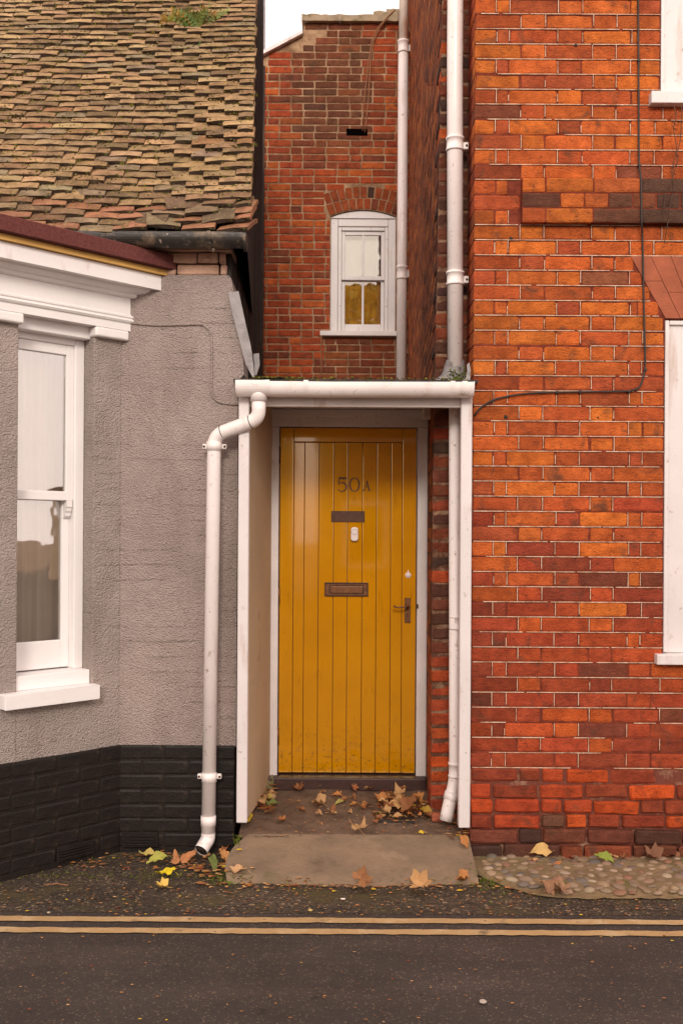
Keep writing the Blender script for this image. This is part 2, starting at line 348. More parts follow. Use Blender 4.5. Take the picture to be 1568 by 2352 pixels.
# concrete apron sloping up to the door
def grid_patch(name, outline, m, nx=26, ny=12, amp=.002):
    """outline(s,t)->(x,y,z)"""
    V, F = [], []
    for j in range(ny+1):
        for i in range(nx+1):
            x, y, z = outline(i/nx, j/ny); V.append((x, y, z+rnd.uniform(-amp, amp)))
    for j in range(ny):
        for i in range(nx):
            a = j*(nx+1)+i; F.append([a, a+1, a+nx+2, a+nx+1])
    o = obj(name, V, F, m, smooth=True); o['kind'] = 'structure'; return o
def apron(s, t):
    xl = -.545+.10*t**3+ (.04*(1-t)**4); xr = .635
    y = 4.61+.40*t+.012*math.sin(s*9)*(1-t)
    edge = max(0, 1-t*9)
    return xl+(xr-xl)*s, y-.012*math.sin(math.pi*s)*(1-t), .014+.098*t-.016*edge
grid_patch('concrete_ramp', apron, M['concrete'], 40, 16, .0012)
grid_patch('porch_floor', lambda s, t: (-.50+1.12*s, 4.98+.95*t, .100+.075*.95*t+.006*math.sin(s*11+t*5)), M['floor'], 40, 24, .003)

# ------------------------------------------------------------------ bricks
_bc = {}
def brick_mesh(l, h, dp, var, mat, rough=1.0):
    key = (round(l,3), round(h,3), round(dp,3), var, mat.name, rough)
    if key in _bc: return _bc[key]
    V, F = brick_geo(l, h, dp, var, rough)
    me = mk('brick', V, F, mat); _bc[key] = me; return me
def brick_geo(l, h, dp, var, rough=1.0):
    r = random.Random(var*131+int(l*1000)); nx = 5 if l > .15 else 3; nz = 3
    V, F = [], []; ids = {}
    for j in range(nz+1):
        for i in range(nx+1):
            ex = min(i, nx-i) == 0; ez = min(j, nz-j) == 0
            u = i/nx; w = j/nz
            if nx > 2: u = 0 if i == 0 else 1 if i == nx else .045+.91*(i-1)/(nx-2)
            w = (0, .14, .86, 1)[j]
            x = (u-.5)*l; z = (w-.5)*h
            y = r.uniform(-.0008,.0012)*rough
            if ex or ez: y += .0028*rough
            if ex and ez: y += .003*rough; x *= 1-.008*rough; z *= 1-.03*rough
            if ex: x += r.uniform(-.0014,.0014)*rough
            if ez: z += r.uniform(-.0014,.0014)*rough
            if rough > 1.5: y += r.uniform(-.002,.004)*rough*.5
            ids[i,j] = len(V); V.append((x, y, z))
    for j in range(nz):
        for i in range(nx): F.append([ids[i,j], ids[i+1,j], ids[i+1,j+1], ids[i,j+1]])
    ring = [ids[i,0] for i in range(nx+1)]+[ids[nx,j] for j in range(1,nz+1)]+[ids[i,nz] for i in range(nx-1,-1,-1)]+[ids[0,j] for j in range(nz-1,0,-1)]
    b0 = len(V)
    for k in ring: x, y, z = V[k]; V.append((x, dp, z))
    n = len(ring)
    for k in range(n): F.append([ring[(k+1)%n], ring[k], b0+k, b0+(k+1)%n])
    return V, F
def box_geo(l, h, dp):
    V = [(-l/2+.001,0.001,-h/2+.001),(l/2-.001,0.001,-h/2+.001),(l/2-.001,0.001,h/2-.001),(-l/2+.001,0.001,h/2-.001),(-l/2,dp,-h/2),(l/2,dp,-h/2),(l/2,dp,h/2),(-l/2,dp,h/2)]
    F = [[0,1,2,3],[1,0,4,5],[2,1,5,6],[3,2,6,7],[0,3,7,4]]
    return V, F
class Bricks:
    def __init__(s, parent, m, ms, limit=300, name='brick'): s.parent, s.m, s.ms, s.limit, s.name, s.list = parent, m, ms, limit, name, []
    def add(s, pos, l, h, c, dp=.06, rz=0, single=True, rough=1.0, low=False, roll=0): s.list.append((pos, l, h, c, dp, rz, single, rough, low, roll))
    def build(s, stuff_name='far_brick_mass'):
        n = 0; V, F, C = [], [], []
        for pos, l, h, c, dp, rz, single, rough, low, roll in s.list:
            ok = single and n < s.limit and inview(pos, 12)
            if ok:
                n += 1; lq = round(l/.004)*.004
                o = link(s.name, brick_mesh(lq, h, dp, rnd.randrange(5), s.m, rough), s.parent, pos, (0, roll, rz), (l/lq, 1, 1)); o.color = rgba(c)
            else:
                v, f = box_geo(l, h, dp) if low else brick_geo(l, h, dp, rnd.randrange(5), rough)
                mt = Matrix.Translation(pos) @ Euler((0, roll, rz)).to_matrix().to_4x4(); k = len(V)
                V += [mt @ Vector(p) for p in v]; F += [[a+k for a in q] for q in f]; C += [c]*len(v)
        if V: o = obj(stuff_name, V, F, s.ms, s.parent, cols=C); o['kind'] = 'stuff'
        return n
def pick(pal):
    t = sum(w for w, c in pal); x = rnd.uniform(0, t)
    for w, c in pal:
        x -= w
        if x <= 0: break
    k = rnd.uniform(.85, 1.15)
    return tuple(v*k*rnd.uniform(.95,1.05) for v in c)
PAL_F = [(3,(.68,.170,.030)),(5,(.62,.138,.030)),(4,(.55,.112,.030)),(2,(.45,.092,.032)),(.3,(.30,.09,.045))]
PAL_M = [(1.5,(.62,.125,.028)),(3,(.52,.092,.028)),(5,(.44,.075,.030)),(3,(.34,.064,.030)),(.6,(.22,.058,.032))]
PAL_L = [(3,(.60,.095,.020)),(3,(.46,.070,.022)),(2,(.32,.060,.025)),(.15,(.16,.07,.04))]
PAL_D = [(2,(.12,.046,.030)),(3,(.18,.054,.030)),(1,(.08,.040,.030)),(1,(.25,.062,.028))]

Z0, CH = .4494, .07438
def zk(k): return Z0+CH*k
# ================================================================== right brick house
bh = thing('brick_house', 'orange brick house on the right with white framed windows', 'house', (1.6, 5.1, 0))
XC, JL, JU = .6445, 1.5865, 1.557
WLz = (zk(7), 2.667); WUz = (3.722, 5.2)          # lower and upper window openings
WLx = (JL, 2.54); WUx = (JU, 2.51)
fw = rbox('wall', XC+.003, 1.50, 5.003, 5.26, 0.0, 6.5, M['mortar'], bh, 0)
for a in ((1.50, JL, WLz[0], WLz[1]), (1.50, JU, WUz[0], WUz[1]), (1.50, 2.9, -.0, WLz[0]), (1.50, 2.9, WLz[1], WUz[0]), (1.50, 2.9, WUz[1], 6.5),
          (WLx[1], 2.9, WLz[0], WLz[1]), (WUx[1], 2.9, WUz[0], WUz[1])):
    rbox('wall_pier', a[0], a[1], 5.003, 5.26, a[2], a[3], M['mortar'], bh, 0)
rbox('plinth_wall', XC-.004, 2.88, 4.9985, 5.20, -.02, zk(0)-.008, M['mortar_low'], bh, 0)
bs = Bricks(fw, M['brick'], M['brick_s'], 300)
A_ = [.6445,.869,.9895,1.224,1.338]; B_ = [.6445,.7475,.812,1.0525,1.170,1.4125]
J = .0070
def skewback(z): return 1.5865-(z-2.667)/(2.978-2.667)*.174
courses = {}
for k in range(0, 62):
    z0, z1 = zk(k), zk(k+1); zm = (z0+z1)/2
    end = 2.88; jamb = None
    if WLz[0]-.01 < zm < WLz[1]: jamb = JL
    elif 30 <= k < 34: jamb = skewback(zm)
    elif zm > WUz[0] and zm < WUz[1]: jamb = JU
    base = list(A_ if k % 2 else B_)
    if jamb:
        ed = [x for x in base if x < jamb-.05]
        if k % 2 == 0 and jamb > 1.5: ed.append(jamb-.11)
        ed.append(jamb)
    else:
        ed = base; tog = k % 2 == 0
        while ed[-1] < end: ed.append(ed[-1]+(.117 if tog else .234)); tog = not tog
    for i in range(1, len(ed)-1): ed[i] += rnd.uniform(-.004,.004)
    courses[k] = ed
    for i in range(len(ed)-1):
        a, b = ed[i], ed[i+1]
        l = b-a-J; x = (a+b)/2; front = 5.0+rnd.uniform(-.001,.0015)
        if i == 0: l = b-a-J/2; x = a+l/2
        if 36 <= k <= 38 and x > .87: continue
        hi = min(1, max(0, (zm-1.0)/.9))
        c = pick(PAL_F) if rnd.random() < hi else pick(PAL_M)
        if i == 0 and rnd.random() < .5: c = tuple(v*.72 for v in c)
        bs.add(Vector((x, front, zm+rnd.uniform(-.0012,.0012))), l, CH-J+rnd.uniform(-.0015,.0012), c, .107 if i == 0 else .05, single=x < 1.72, low=x > 1.8 or k > 54)
# irregular worn plinth courses
zz = zk(0)
for k in range(6):
    h = CH*rnd.uniform(.94,1.04); z1 = zz; z0 = zz-h; zz = z0
    x = XC-.002+(0 if k % 2 else -.0); first = True
    while x < 2.85:
        l = rnd.choice([.222,.222,.108,.15,.105])*rnd.uniform(.93,1.06)
        if rnd.random() > .03 or first:
            bs.add(Vector((x+l/2, 4.987-.004*k+rnd.uniform(-.003,.003), (z0+z1)/2+rnd.uniform(-.004,.004))), l-.004, h-.009+rnd.uniform(-.006,.003), pick(PAL_L) if k < 4 else pick(PAL_D), .11 if first else .07, single=x < 1.7, rough=2.6, low=x > 1.8, roll=rnd.uniform(-.012,.012))
        x += l+.009; first = False
bs.build()
# thin white ribbon pointing over the red mortar, broken where it has worn away
TV_, TF_ = [], []
def ribbon_seg(x0, x1, z0, z1, y):
    k = len(TV_); TV_.extend([(x0,y,z0),(x1,y,z0),(x1,y,z1),(x0,y,z1),(x0,y+.004,z0),(x1,y+.004,z0),(x1,y+.004,z1),(x0,y+.004,z1)])
    TF_.extend([[k,k+1,k+2,k+3],[k+1,k,k+4,k+5],[k+3,k+2,k+6,k+7],[k,k+3,k+7,k+4],[k+2,k+1,k+5,k+6]])
for k, ed in courses.items():
    z = zk(k); keep = .95 if z > 1.0 else .72
    if k in (37, 38): continue
    x = XC+.004+(rnd.uniform(0,.12) if rnd.random() < .35 else 0)
    while x < ed[-1]-.01:
        l = rnd.uniform(.08,.7); e = min(x+l, ed[-1]-.002)
        if rnd.random() < keep: ribbon_seg(x, e, z-.0016-rnd.uniform(0,.0006), z+.0016+rnd.uniform(0,.0006), 4.9972)
        x = e+rnd.uniform(.0,.025)
    for i in range(1, len(ed)-1):
        if 36 <= k <= 38 and ed[i] > .86: continue
        if rnd.random() < keep*.9: ribbon_seg(ed[i]-.0016, ed[i]+.0016, z+.003+rnd.uniform(0,.012), z+CH-.003-(rnd.uniform(.0,.03) if rnd.random() < .3 else 0), 4.9974)
o = obj('white_pointing', TV_, TF_, M['pointing'], fw); o['kind'] = 'stuff'
for vx, vy, rr in ((1320,104,.010),(1160,958,.013),(1172,548,.010),(1372,960,.005)):
    q = P(vx, vy, 5.0); pts = [(q.x+rr*rnd.uniform(.6,1.2)*math.cos(a*.7), q.z+rr*.75*rnd.uniform(.6,1.2)*math.sin(a*.7)) for a in range(9)]
    prism('chipped_hole', pts, 4.9964, 5.01, M['void'], fw)
# projecting band
band = rbox('string_course', .874, 2.88, 4.965, 5.002, zk(36)+.004, zk(39)-.004, M['mortar'], bh, 0)
b2 = Bricks(band, M['brick'], M['brick_s'], 300)
for k, ed in ((36, [.872,.988,1.222,1.458,1.70]), (37, [.872,1.06,1.178,1.296,1.414,1.53,1.646,1.76]), (38, [.872,.988,1.222,1.456,1.69])):
    while ed[-1] < 2.85: ed.append(ed[-1]+(.117 if k == 37 else .234))
    for i in range(len(ed)-1):
        c = pick([(3,(.60,.15,.03)),(3,(.48,.11,.03)),(.8,(.16,.06,.035)),(1,(.16,.08,.055))]) if ed[i] < 1.3 else pick([(1,(.26,.08,.035)),(3,(.09,.045,.032)),(1.5,(.12,.06,.042))])
        b2.add(Vector(((ed[i]+ed[i+1])/2, 4.960, zk(k)+CH/2)), ed[i+1]-ed[i]-J, CH-J, c, .04, single=ed[i] < 1.7, low=ed[i] > 1.75)
b2.build()
# return of the front wall towards the pipe
rt = rbox('return_wall', XC+.004, XC+.12, 5.10, 5.272, 0, 6.4, M['mortar'], bh, 0)
b3 = Bricks(rt, M['brick'], M['brick_s'], 130)
for k in range(-6, 62):
    zm = zk(k)+CH/2
    y0 = 5.112
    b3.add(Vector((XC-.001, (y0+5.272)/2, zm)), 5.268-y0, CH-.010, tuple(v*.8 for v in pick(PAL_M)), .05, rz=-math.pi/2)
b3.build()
# flat gauged arch over the lower window
arch = prism('window_arch', [(1.5885,2.670),(2.538,2.670),(2.712,2.976),(1.4145,2.976)], 5.0005, 5.04, M['mortar_dark'], bh)
nv = 13
for i in range(nv):
    b0, b1 = 1.5885+.9495*i/nv, 1.5885+.9495*(i+1)/nv; t0, t1 = 1.4145+1.2975*i/nv, 1.4145+1.2975*(i+1)/nv; g = .0015
    for (f0, f1) in ((0,.42),(.42,1)) if i % 2 else ((0,.6),(.6,1)):
        lerp = lambda a, b, f: a+(b-a)*f
        za, zb = 2.670+.306*f0+.001, 2.670+.306*f1-.001
        prism('arch_brick', [(lerp(b0,t0,f0)+g,za),(lerp(b1,t1,f0)-g,za),(lerp(b1,t1,f1)-g,zb),(lerp(b0,t0,f1)+g,zb)], 4.997+rnd.uniform(-.001,.001), 5.02, M['soft_brick'], arch)
def sash(parent, x0, x1, z0, z1, yf, label=None):
    w = thing_part('window', parent, (x0, yf, z0))
    fr = .125
    rbox('frame', x0+.002, x0+fr, yf+.02, yf+.16, z0, z1, M['white'], w, .004); rbox('frame', x1-fr, x1-.002, yf+.02, yf+.16, z0, z1, M['white'], w, .004)
    rbox('frame', x0+fr, x1-fr, yf+.021, yf+.159, z1-.09, z1-.001, M['white'], w, .004)
    rbox('frame_bead', x0+.004, x0+.026, yf+.006, yf+.022, z0+.004, z1-.004, M['white'], w, .006, segs=3)
    rbox('frame_bead', x0+.026, x1-.026, yf+.0065, yf+.022, z1-.028, z1-.005, M['white'], w, .006, segs=3)
    zm = (z0+z1)/2
    for a, b, yy in ((z0, zm+.02, .09), (zm-.02, z1-.09, .055)):
        for xa, xb in ((x0+fr, x0+fr+.05), (x1-fr-.05, x1-fr)): rbox('sash_stile', xa, xb, yf+yy, yf+yy+.034, a, b, M['white'], w, .003)
        rbox('sash_rail', x0+fr+.05, x1-fr-.05, yf+yy+.001, yf+yy+.033, a, a+.06, M['white'], w, .003); rbox('sash_rail', x0+fr+.05, x1-fr-.05, yf+yy+.001, yf+yy+.033, b-.05, b, M['white'], w, .003)
        rbox('pane', x0+fr+.05, x1-fr-.05, yf+yy+.014, yf+yy+.018, a+.06, b-.05, M['glass'], w, 0)
    rbox('interior', x0+.004, x1-.004, yf+.24, yf+.26, z0, z1, M['void'], w, 0)
    return w
def thing_part(name, parent, loc): return link(name, None, parent, loc)
w = sash(bh, WLx[0], WLx[1], WLz[0]+.048, WLz[1], 5.0)
rbox('sill', 1.545, 2.58, 4.955, 5.12, WLz[0]-.004, WLz[0]+.047, M['white'], w, .005, segs=2)
w = sash(bh, WUx[0], WUx[1], WUz[0]+.052, WUz[1], 5.0)
rbox('sill', 1.50, 2.56, 4.952, 5.12, WUz[0]-.008, WUz[0]+.051, M['white'], w, .005, segs=2)

# ================================================================== alley side wall of that house
sw = thing('side_wall', 'narrow sooty brick wall running back behind the white drainpipes', 'wall', (.56, 6, 0))
def lean(z): return max(0, z-1.8)*.013
def sx(y, z):
    t = (y-5.272)/5
    return .470+lean(z)*max(0, 1-t*1.1)+t*.19
V = []; F = []
zs = [0, 1.8, 7.2]
core = []
for z in zs:
    core += [(sx(5.275,z)+.004,5.278,z),(.90,5.278,z),(sx(10.3,z)+.004,10.3,z),(.95,10.3,z)]
for i in range(2):
    a = 4*i; F += [[a, a+1, a+5, a+4],[a+2, a, a+4, a+6]]
swc = obj('wall', core, F, M['mortar_dark'], sw)
b4 = Bricks(swc, M['brick'], M['brick_s'], 150)
ang = math.atan2(.034, 1)
for k in range(-6, 90):
    zm = zk(k)+CH/2; x0 = sx(5.272, zm); low_ = zm < .45
    l1 = .107 if k % 2 else .172
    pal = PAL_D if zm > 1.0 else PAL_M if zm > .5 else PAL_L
    j = rnd.uniform(-.003,.003)
    if k < 56:
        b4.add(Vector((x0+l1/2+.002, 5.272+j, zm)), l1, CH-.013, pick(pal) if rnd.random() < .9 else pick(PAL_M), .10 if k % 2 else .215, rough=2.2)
        if x0+l1+.02 < .85: b4.add(Vector(((x0+l1+.012+.86)/2, 5.273+j, zm)), .86-x0-l1-.012, CH-.013, pick(pal), .06, single=False, low=True)
    y = 5.272+(.225 if not k % 2 else .112)
    tog = k % 2
    while y < 10.2:
        l = .222 if tog else .107; tog = not tog
        pal2 = [(2,(.34,.095,.035)),(2,(.44,.120,.038)),(1,(.22,.07,.035)),(1.2,(.54,.165,.045))]
        ym = y+l/2
        b4.add(Vector((sx(ym, zm)+rnd.uniform(-.0018,.0012), ym, zm)), l-.012, CH-.014, pick(pal2), .05, rz=-math.pi/2-ang, single=False, low=True)
        y += l+.006
b4.build()

# ================================================================== rear brick building
rb = thing('rear_house', 'tall sooty red brick gable behind the porch with a small arched window', 'house', (0, 10.3, 0))
RY = 10.2; rs = FPX/RY
RX0, RX1 = -1.0, .78; wx0, wx1 = -.127, .53; wz0, wzs, wzc = 3.60, 4.79, 4.856
def rtop(x): return 6.40+(x+.80)*.55 if x < -.41 else 6.735
RC = .0736; rz0 = 2.25
rw = prism('wall', [(RX0,0),(RX1,0),(RX1,3.60),(RX0,3.60)], RY+.006, RY+.3, M['mortar_rear'], rb)
prism('wall_pier', [(RX0,3.60),(wx0,3.60),(wx0,4.9),(RX0,4.9)], RY+.006, RY+.3, M['mortar_rear'], rb)
prism('wall_pier', [(wx1,3.60),(RX1,3.60),(RX1,4.9),(wx1,4.9)], RY+.006, RY+.3, M['mortar_rear'], rb)
prism('gable', [(RX0,4.9),(RX1,4.9),(RX1,6.735),(-.41,6.735),(-.41,6.61),(-.80,6.40),(RX0,6.29)], RY+.006, RY+.3, M['mortar_rear'], rb)
acx = (wx0+wx1)/2; hw = (wx1-wx0)/2; sag = wzc-wzs; AR = (hw*hw+sag*sag)/(2*sag); acz = wzc-AR
rbk = Bricks(rw, M['brick_r'], M['brick_rs'], 285)
def soot(x, z):
    s = 0
    if z > 5.25: s = min(1, (z-5.2)/.5)*max(0, min(1, (x+.62)/.2))*max(0, min(1, (.36-x)/.15))
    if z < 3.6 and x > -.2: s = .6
    return s
for k in range(0, 62):
    z0 = rz0+k*RC; zm = z0+RC/2
    x = RX0+(.0 if k % 2 else -.11)
    tog = k % 3
    while x < RX1:
        l = .222 if tog else .107; tog = (tog+1) % (2 if zm < 4.9 else 3)
        a, b = max(x, RX0), min(x+l, RX1); x += l+.012+rnd.uniform(-.003,.003)
        if b-a < .03: continue
        xm = (a+b)/2
        pieces = [(a, b)]
        if wz0-.0 < zm < 4.80+.02:
            pieces = []
            if a < wx0-.008: pieces.append((a, min(b, wx0-.008)))
            if b > wx1+.008: pieces.append((max(a, wx1+.008), b))
        elif zm >= 4.80:
            rr = AR+.245
            if zm-acz < rr:
                e = math.sqrt(max(0, rr*rr-(zm-acz)**2)); e = min(e, hw+.07)
                pieces = []
                if a < acx-e: pieces.append((a, min(b, acx-e)))
                if b > acx+e: pieces.append((max(a, acx+e), b))
        for a1, b1 in pieces:
            if b1-a1 < .03: continue
            xm = (a1+b1)/2
            if zm+RC/2 > min(rtop(a1), rtop(b1))+.03: continue
            if .25 < xm+.1 < .33 and False: continue
            pass
            c = pick([(3,(.44,.082,.026)),(3,(.37,.070,.026)),(1.5,(.52,.120,.030)),(1.0,(.24,.062,.03))])
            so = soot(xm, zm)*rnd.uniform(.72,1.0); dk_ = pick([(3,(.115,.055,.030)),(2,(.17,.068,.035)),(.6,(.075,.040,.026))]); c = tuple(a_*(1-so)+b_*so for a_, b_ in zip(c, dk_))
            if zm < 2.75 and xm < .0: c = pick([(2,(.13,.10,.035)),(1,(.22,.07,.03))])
            pass
            rbk.add(Vector((xm, RY+rnd.uniform(-.002,.002), zm)), b1-a1, RC-.012, c, .05, single=(zm > 2.28 and -.86 < xm < .58), rough=1.5)
rbk.build()
rbox('tarred_edge', RX0-.01, -.797, RY-.008, RY+.02, 0, 6.30, M['tar'], rb, .002, jit=.001)
# two rings of arch bricks
ah = thing_part('window_arch', rb, (acx, RY, wzs))
for ring in range(2):
    r0 = AR+.012+ring*.116; r1 = r0+.104
    amax = math.asin(min(1, (hw+.012+ring*.035)/(r0))); n = 10 if ring == 0 else 11
    for i in range(n):
        a0 = -amax+2*amax*i/n+.0016; a1 = -amax+2*amax*(i+1)/n-.0016
        g = .0045/r0
        pts = [(acx+r*math.sin(a), acz+r*math.cos(a)) for r, a in ((r0,a0+g),(r0,a1-g),(r1,a1-g),(r1,a0+g))]
        o = prism('arch_brick', pts, RY-.003+rnd.uniform(-.002,.002), RY+.05, M['brick_r'], ah); o.color = rgba(pick([(3,(.36,.08,.026)),(1,(.20,.055,.028)),(.5,(.09,.045,.03))]))
prism('arch_mortar', [(acx+r*math.sin(a), acz+r*math.cos(a)) for r, a in [(AR+.003, t*.01*math.asin(hw/AR)) for t in range(-100,101,20)]+[(AR+.235, t*.01*math.asin((hw+.09)/(AR+.24))) for t in range(100,-101,-20)]], RY+.003, RY+.06, M['mortar_rear'], ah)
# copings
def rough_slab(name, x0, x1, y0, y1, z0, z1, m, parent, n=8, amp=.012, slope=0):
    V, F = [], []
    for i in range(n+1):
        x = x0+(x1-x0)*i/n; dz = slope*(x-x0)
        a, b = rnd.uniform(-amp,amp), rnd.uniform(-amp,amp)
        V += [(x,y0+b*.5,z0+dz+b*.4),(x,y0+a*.5,z1+dz+a),(x,y1,z1+dz+b),(x,y1,z0+dz)]
    for i in range(n):
        for k in range(4): F.append([4*i+k, 4*i+(k+1)%4, 4*i+4+(k+1)%4, 4*i+4+k][::-1])
    F += [[0,1,2,3],[4*n+3,4*n+2,4*n+1,4*n]]
    return obj(name, V, F, m, parent)
rough_slab('coping', -.43, -.046, RY-.05, RY+.33, 6.735, 6.80, M['stone'], rb); rough_slab('coping', -.045, .58, RY-.05, RY+.33, 6.735, 6.795, M['stone'], rb)
rough_slab('coping_fragment', .29, .56, RY+.0, RY+.25, 6.80, 6.86, M['stone'], rb, 5); rough_slab('coping_fragment', .42, .56, RY+.02, RY+.22, 6.862, 6.89, M['stone'], rb, 4)
rough_slab('sloping_coping', -1.0, -.42, RY-.05, RY+.32, 6.30, 6.335, M['white_dirty'], rb, 8, .006, .53)
rbox('neighbour_wall', .625, .90, RY+.02, RY+.3, 6.0, 8.2, M['soft_brick'], rb, 0)
# air vent slot
M['deep'] = basic('deep_hole', (.003,.002,.002), 1, .1, spec=0)
rbox('vent_slot', .025, .235, RY-.0045, RY+.04, 5.605, 5.668, M['deep'], rb, 0, jit=.004)
# window
wd = thing_part('window', rb, (acx, RY, wz0))
yf = RY+.035
rbox('frame', wx0, wx0+.075, yf, yf+.1, wz0+.03, wzs-.01, M['white'], wd, .008, segs=2); rbox('frame', wx1-.075, wx1, yf, yf+.1, wz0+.03, wzs-.01, M['white'], wd, .008, segs=2)
rbox('frame', wx0+.075, wx1-.075, yf+.001, yf+.099, 4.70, wzs-.011, M['white'], wd, .006)
npt = 12
prism('arched_head', [(wx0, wzs-.01), (wx1, wzs-.01)]+[(acx+AR*math.sin(a), acz+AR*math.cos(a)-.003) for a in [math.asin(hw/AR)*(1-2*i/npt) for i in range(npt+1)]], yf-.012, yf+.1, M['white'], wd)
sx0, sx1 = wx0+.076, wx1-.076
rbox('glazing_stop', sx0, sx0+.035, yf+.012, yf+.06, wz0+.03, 4.70, M['white'], wd, .004); rbox('glazing_stop', sx1-.035, sx1, yf+.012, yf+.06, wz0+.03, 4.70, M['white'], wd, .004)
rbox('glazing_stop', sx0+.036, sx1-.036, yf+.013, yf+.06, 4.662, 4.699, M['white'], wd, .004)
zmid = 4.185
for nm, za, zb, yy, rb_, rt_ in (('upper', zmid-.018, 4.66, .03, .04, .04), ('lower', wz0+.03, zmid+.018, .06, .095, .04)):
    xa, xb = sx0+.036, sx1-.036
    rbox('sash_stile', xa, xa+.035, yf+yy, yf+yy+.028, za, zb, M['white'], wd, .003); rbox('sash_stile', xb-.035, xb, yf+yy, yf+yy+.028, za, zb, M['white'], wd, .003)
    rbox('sash_rail', xa+.035, xb-.035, yf+yy+.001, yf+yy+.027, za, za+rb_, M['white'], wd, .003); rbox('sash_rail', xa+.035, xb-.035, yf+yy+.001, yf+yy+.027, zb-rt_, zb, M['white'], wd, .003)
    rbox('glazing_bar', (xa+xb)/2-.011, (xa+xb)/2+.011, yf+yy+.002, yf+yy+.026, za+rb_, zb-rt_, M['white'], wd, .002)
    for q0, q1 in ((xa+.035, (xa+xb)/2-.011), ((xa+xb)/2+.011, xb-.035)): rbox('pane', q0, q1, yf+yy+.012, yf+yy+.015, za+rb_, zb-rt_, M['glass_r'], wd, 0)
M['sky_reflection'] = basic('pale_sky_reflection', (.62,.62,.62), .9, .08, 5); M['amber'] = basic('amber_glow', (.62,.30,.035), .9, .45, 9, stretch=(4,4,.6))  # colours imitate the sky reflection above and the golden glow below
rbox('sky_reflection', wx0+.08, wx1-.16, yf+.102, yf+.108, zmid, 4.69, M['sky_reflection'], wd, 0); rbox('curtain', wx0+.08, wx1-.15, yf+.110, yf+.118, wz0+.03, zmid-.0, M['amber'], wd, 0)  # both panels added behind the glass to give the panes that tone
rbox('interior', wx0, wx1, yf+.26, yf+.27, wz0, 4.85, M['void'], wd, 0)
rbox('sill', wx0-.10, wx1+.05, RY-.06, RY+.1, wz0-.02, wz0+.028, M['white_dirty'], wd, .005, segs=2)

# ================================================================== left grey house
gh = thing('grey_house', 'grey rendered house with mossy tiled roof and bay window on the left', 'house', (-1.6, 5.6, 0))
WY = 5.08
def wp(vx, vy): p = P(vx, vy, WY); return (p.x, p.z)
PT = .537
wall_poly = [(-1.16,PT-.01), (-.522,PT-.01), (-.522,2.37), wp(549,872), wp(560,860), wp(556,800), wp(541,700), wp(531,640), (-.575,2.89), (-1.16,2.89)]
V = []; 
prism('wall', wall_poly, WY, WY+.25, M['render'], gh)
rbox('wall', -.545, -.530, WY+.02, WY+.25, 0, 2.3, M['render'], gh, 0)
# plinth of black painted bricks
C0 = Vector((-1.104, WY)); T_ = Vector((-.70711,-.70711)); N_ = Vector((.70711,-.70711))
def bx(u, k, z): q = C0+T_*u+N_*k; return (q.x, q.y, z)
KU = .715
rbox('plinth_core', -1.13, -.527, WY-.014, WY+.2, -.02, PT-.004, M['brick_k'], gh, 0)
rbox('plinth_core', .0, KU, -.1, .016, -.02, PT-.004, M['brick_k'], gh, 0, xf=bx)
K = C0+T_*KU
rbox('plinth_core', -3.2, K.x+.003, K.y-.012, K.y+.4, -.02, PT-.004, M['brick_k'], gh, 0)
pl = thing_part('plinth', gh, (-.8, WY, 0))
b5 = Bricks(pl, M['brick_k'], M['brick_k'], 120)
for k in range(8):
    z1 = PT-.0+rnd.uniform(-.003,.003)-k*.0735; zm = z1-.037
    if zm < .0: break
    for side in range(3):
        lim = (.577, KU, 1.5)[side]; s0 = (.0 if k % 2 else -.11)
        while s0 < lim:
            l = .222; a, b = max(s0, 0.004), min(s0+l, lim); s0 += l+.012
            if b-a < .04: continue
            m_ = (a+b)/2
            if side == 0: pos = Vector((-.527-m_, WY-.018+rnd.uniform(-.001,.001), zm)); rz = 0
            elif side == 1: q = bx(m_, 0.019+rnd.uniform(-.001,.001), zm); pos = Vector(q); rz = math.pi/4
            else: pos = Vector((K.x-m_, K.y-.016, zm)); rz = 0
            b5.add(pos, b-a+.006, .0675+rnd.uniform(-.002,.002), (.02,.02,.02), .05, rz=rz, rough=1.0, roll=rnd.uniform(-.006,.006))
b5.build()
# louvred air bricks in the plinth
def louvre(u0, u1, z0, z1, xf):
    v = thing_part('air_vent', gh, xf((u0+u1)/2, .03, z0))
    rbox('vent_frame', u0, u1, .018, .034, z0, z1, M['brick_k'], v, .002, xf=xf)
    n = 4
    for i in range(n):
        z = z0+.012+(z1-z0-.018)*i/n
        rbox('louvre', u0+.012, u1-.012, .034, .044, z, z+.007, M['brick_k'], v, .001, xf=xf)
louvre(.06, .24, .03, .105, lambda u, k, z: (C0.x+u, WY-k, z)) if False else None
def flatx(u, k, z): return (-1.104-u, WY-.0+(-k), z)
louvre(-.20, -.02, .03, .105, flatx); louvre(.16, .36, .03, .10, bx)
# bay: pilasters and window
bay = thing_part('bay_window', gh, bx(.35, 0, 0))
rbox('pilaster', .002, .159, -.22, 0, PT-.006, 2.70, M['render_bay'], bay, .006, xf=bx, segs=2); rbox('pilaster', .555, KU, -.080, 0, PT-.006, 2.70, M['render_bay'], bay, .006, xf=bx, segs=2)
rbox('apron_wall', .159, .555, -.22, -.0015, PT-.006, .80, M['render_bay'], bay, 0, xf=bx)
rbox('front_wall', -3.2, K.x+.002, K.y, K.y+.3, PT-.006, 2.7, M['render_bay'], bay, 0)
M['white_bay'] = basic('brightened_white_paint', (.85,.82,.81), .42, .05, 3, [((.50,.36,.28), .64, .82, 9, (1,1,.22)), ((.14,.09,.06), .72, .77, 55)], bump=.0012, bscale=40)  # white lifted in colour to imitate brighter light on the shaded frieze
Wt = M['white_bay']
sl = rbox('sill', .148, .64, -.16, .055, .786, .856, Wt, bay, .005, xf=bx, segs=2, jit=.0015)
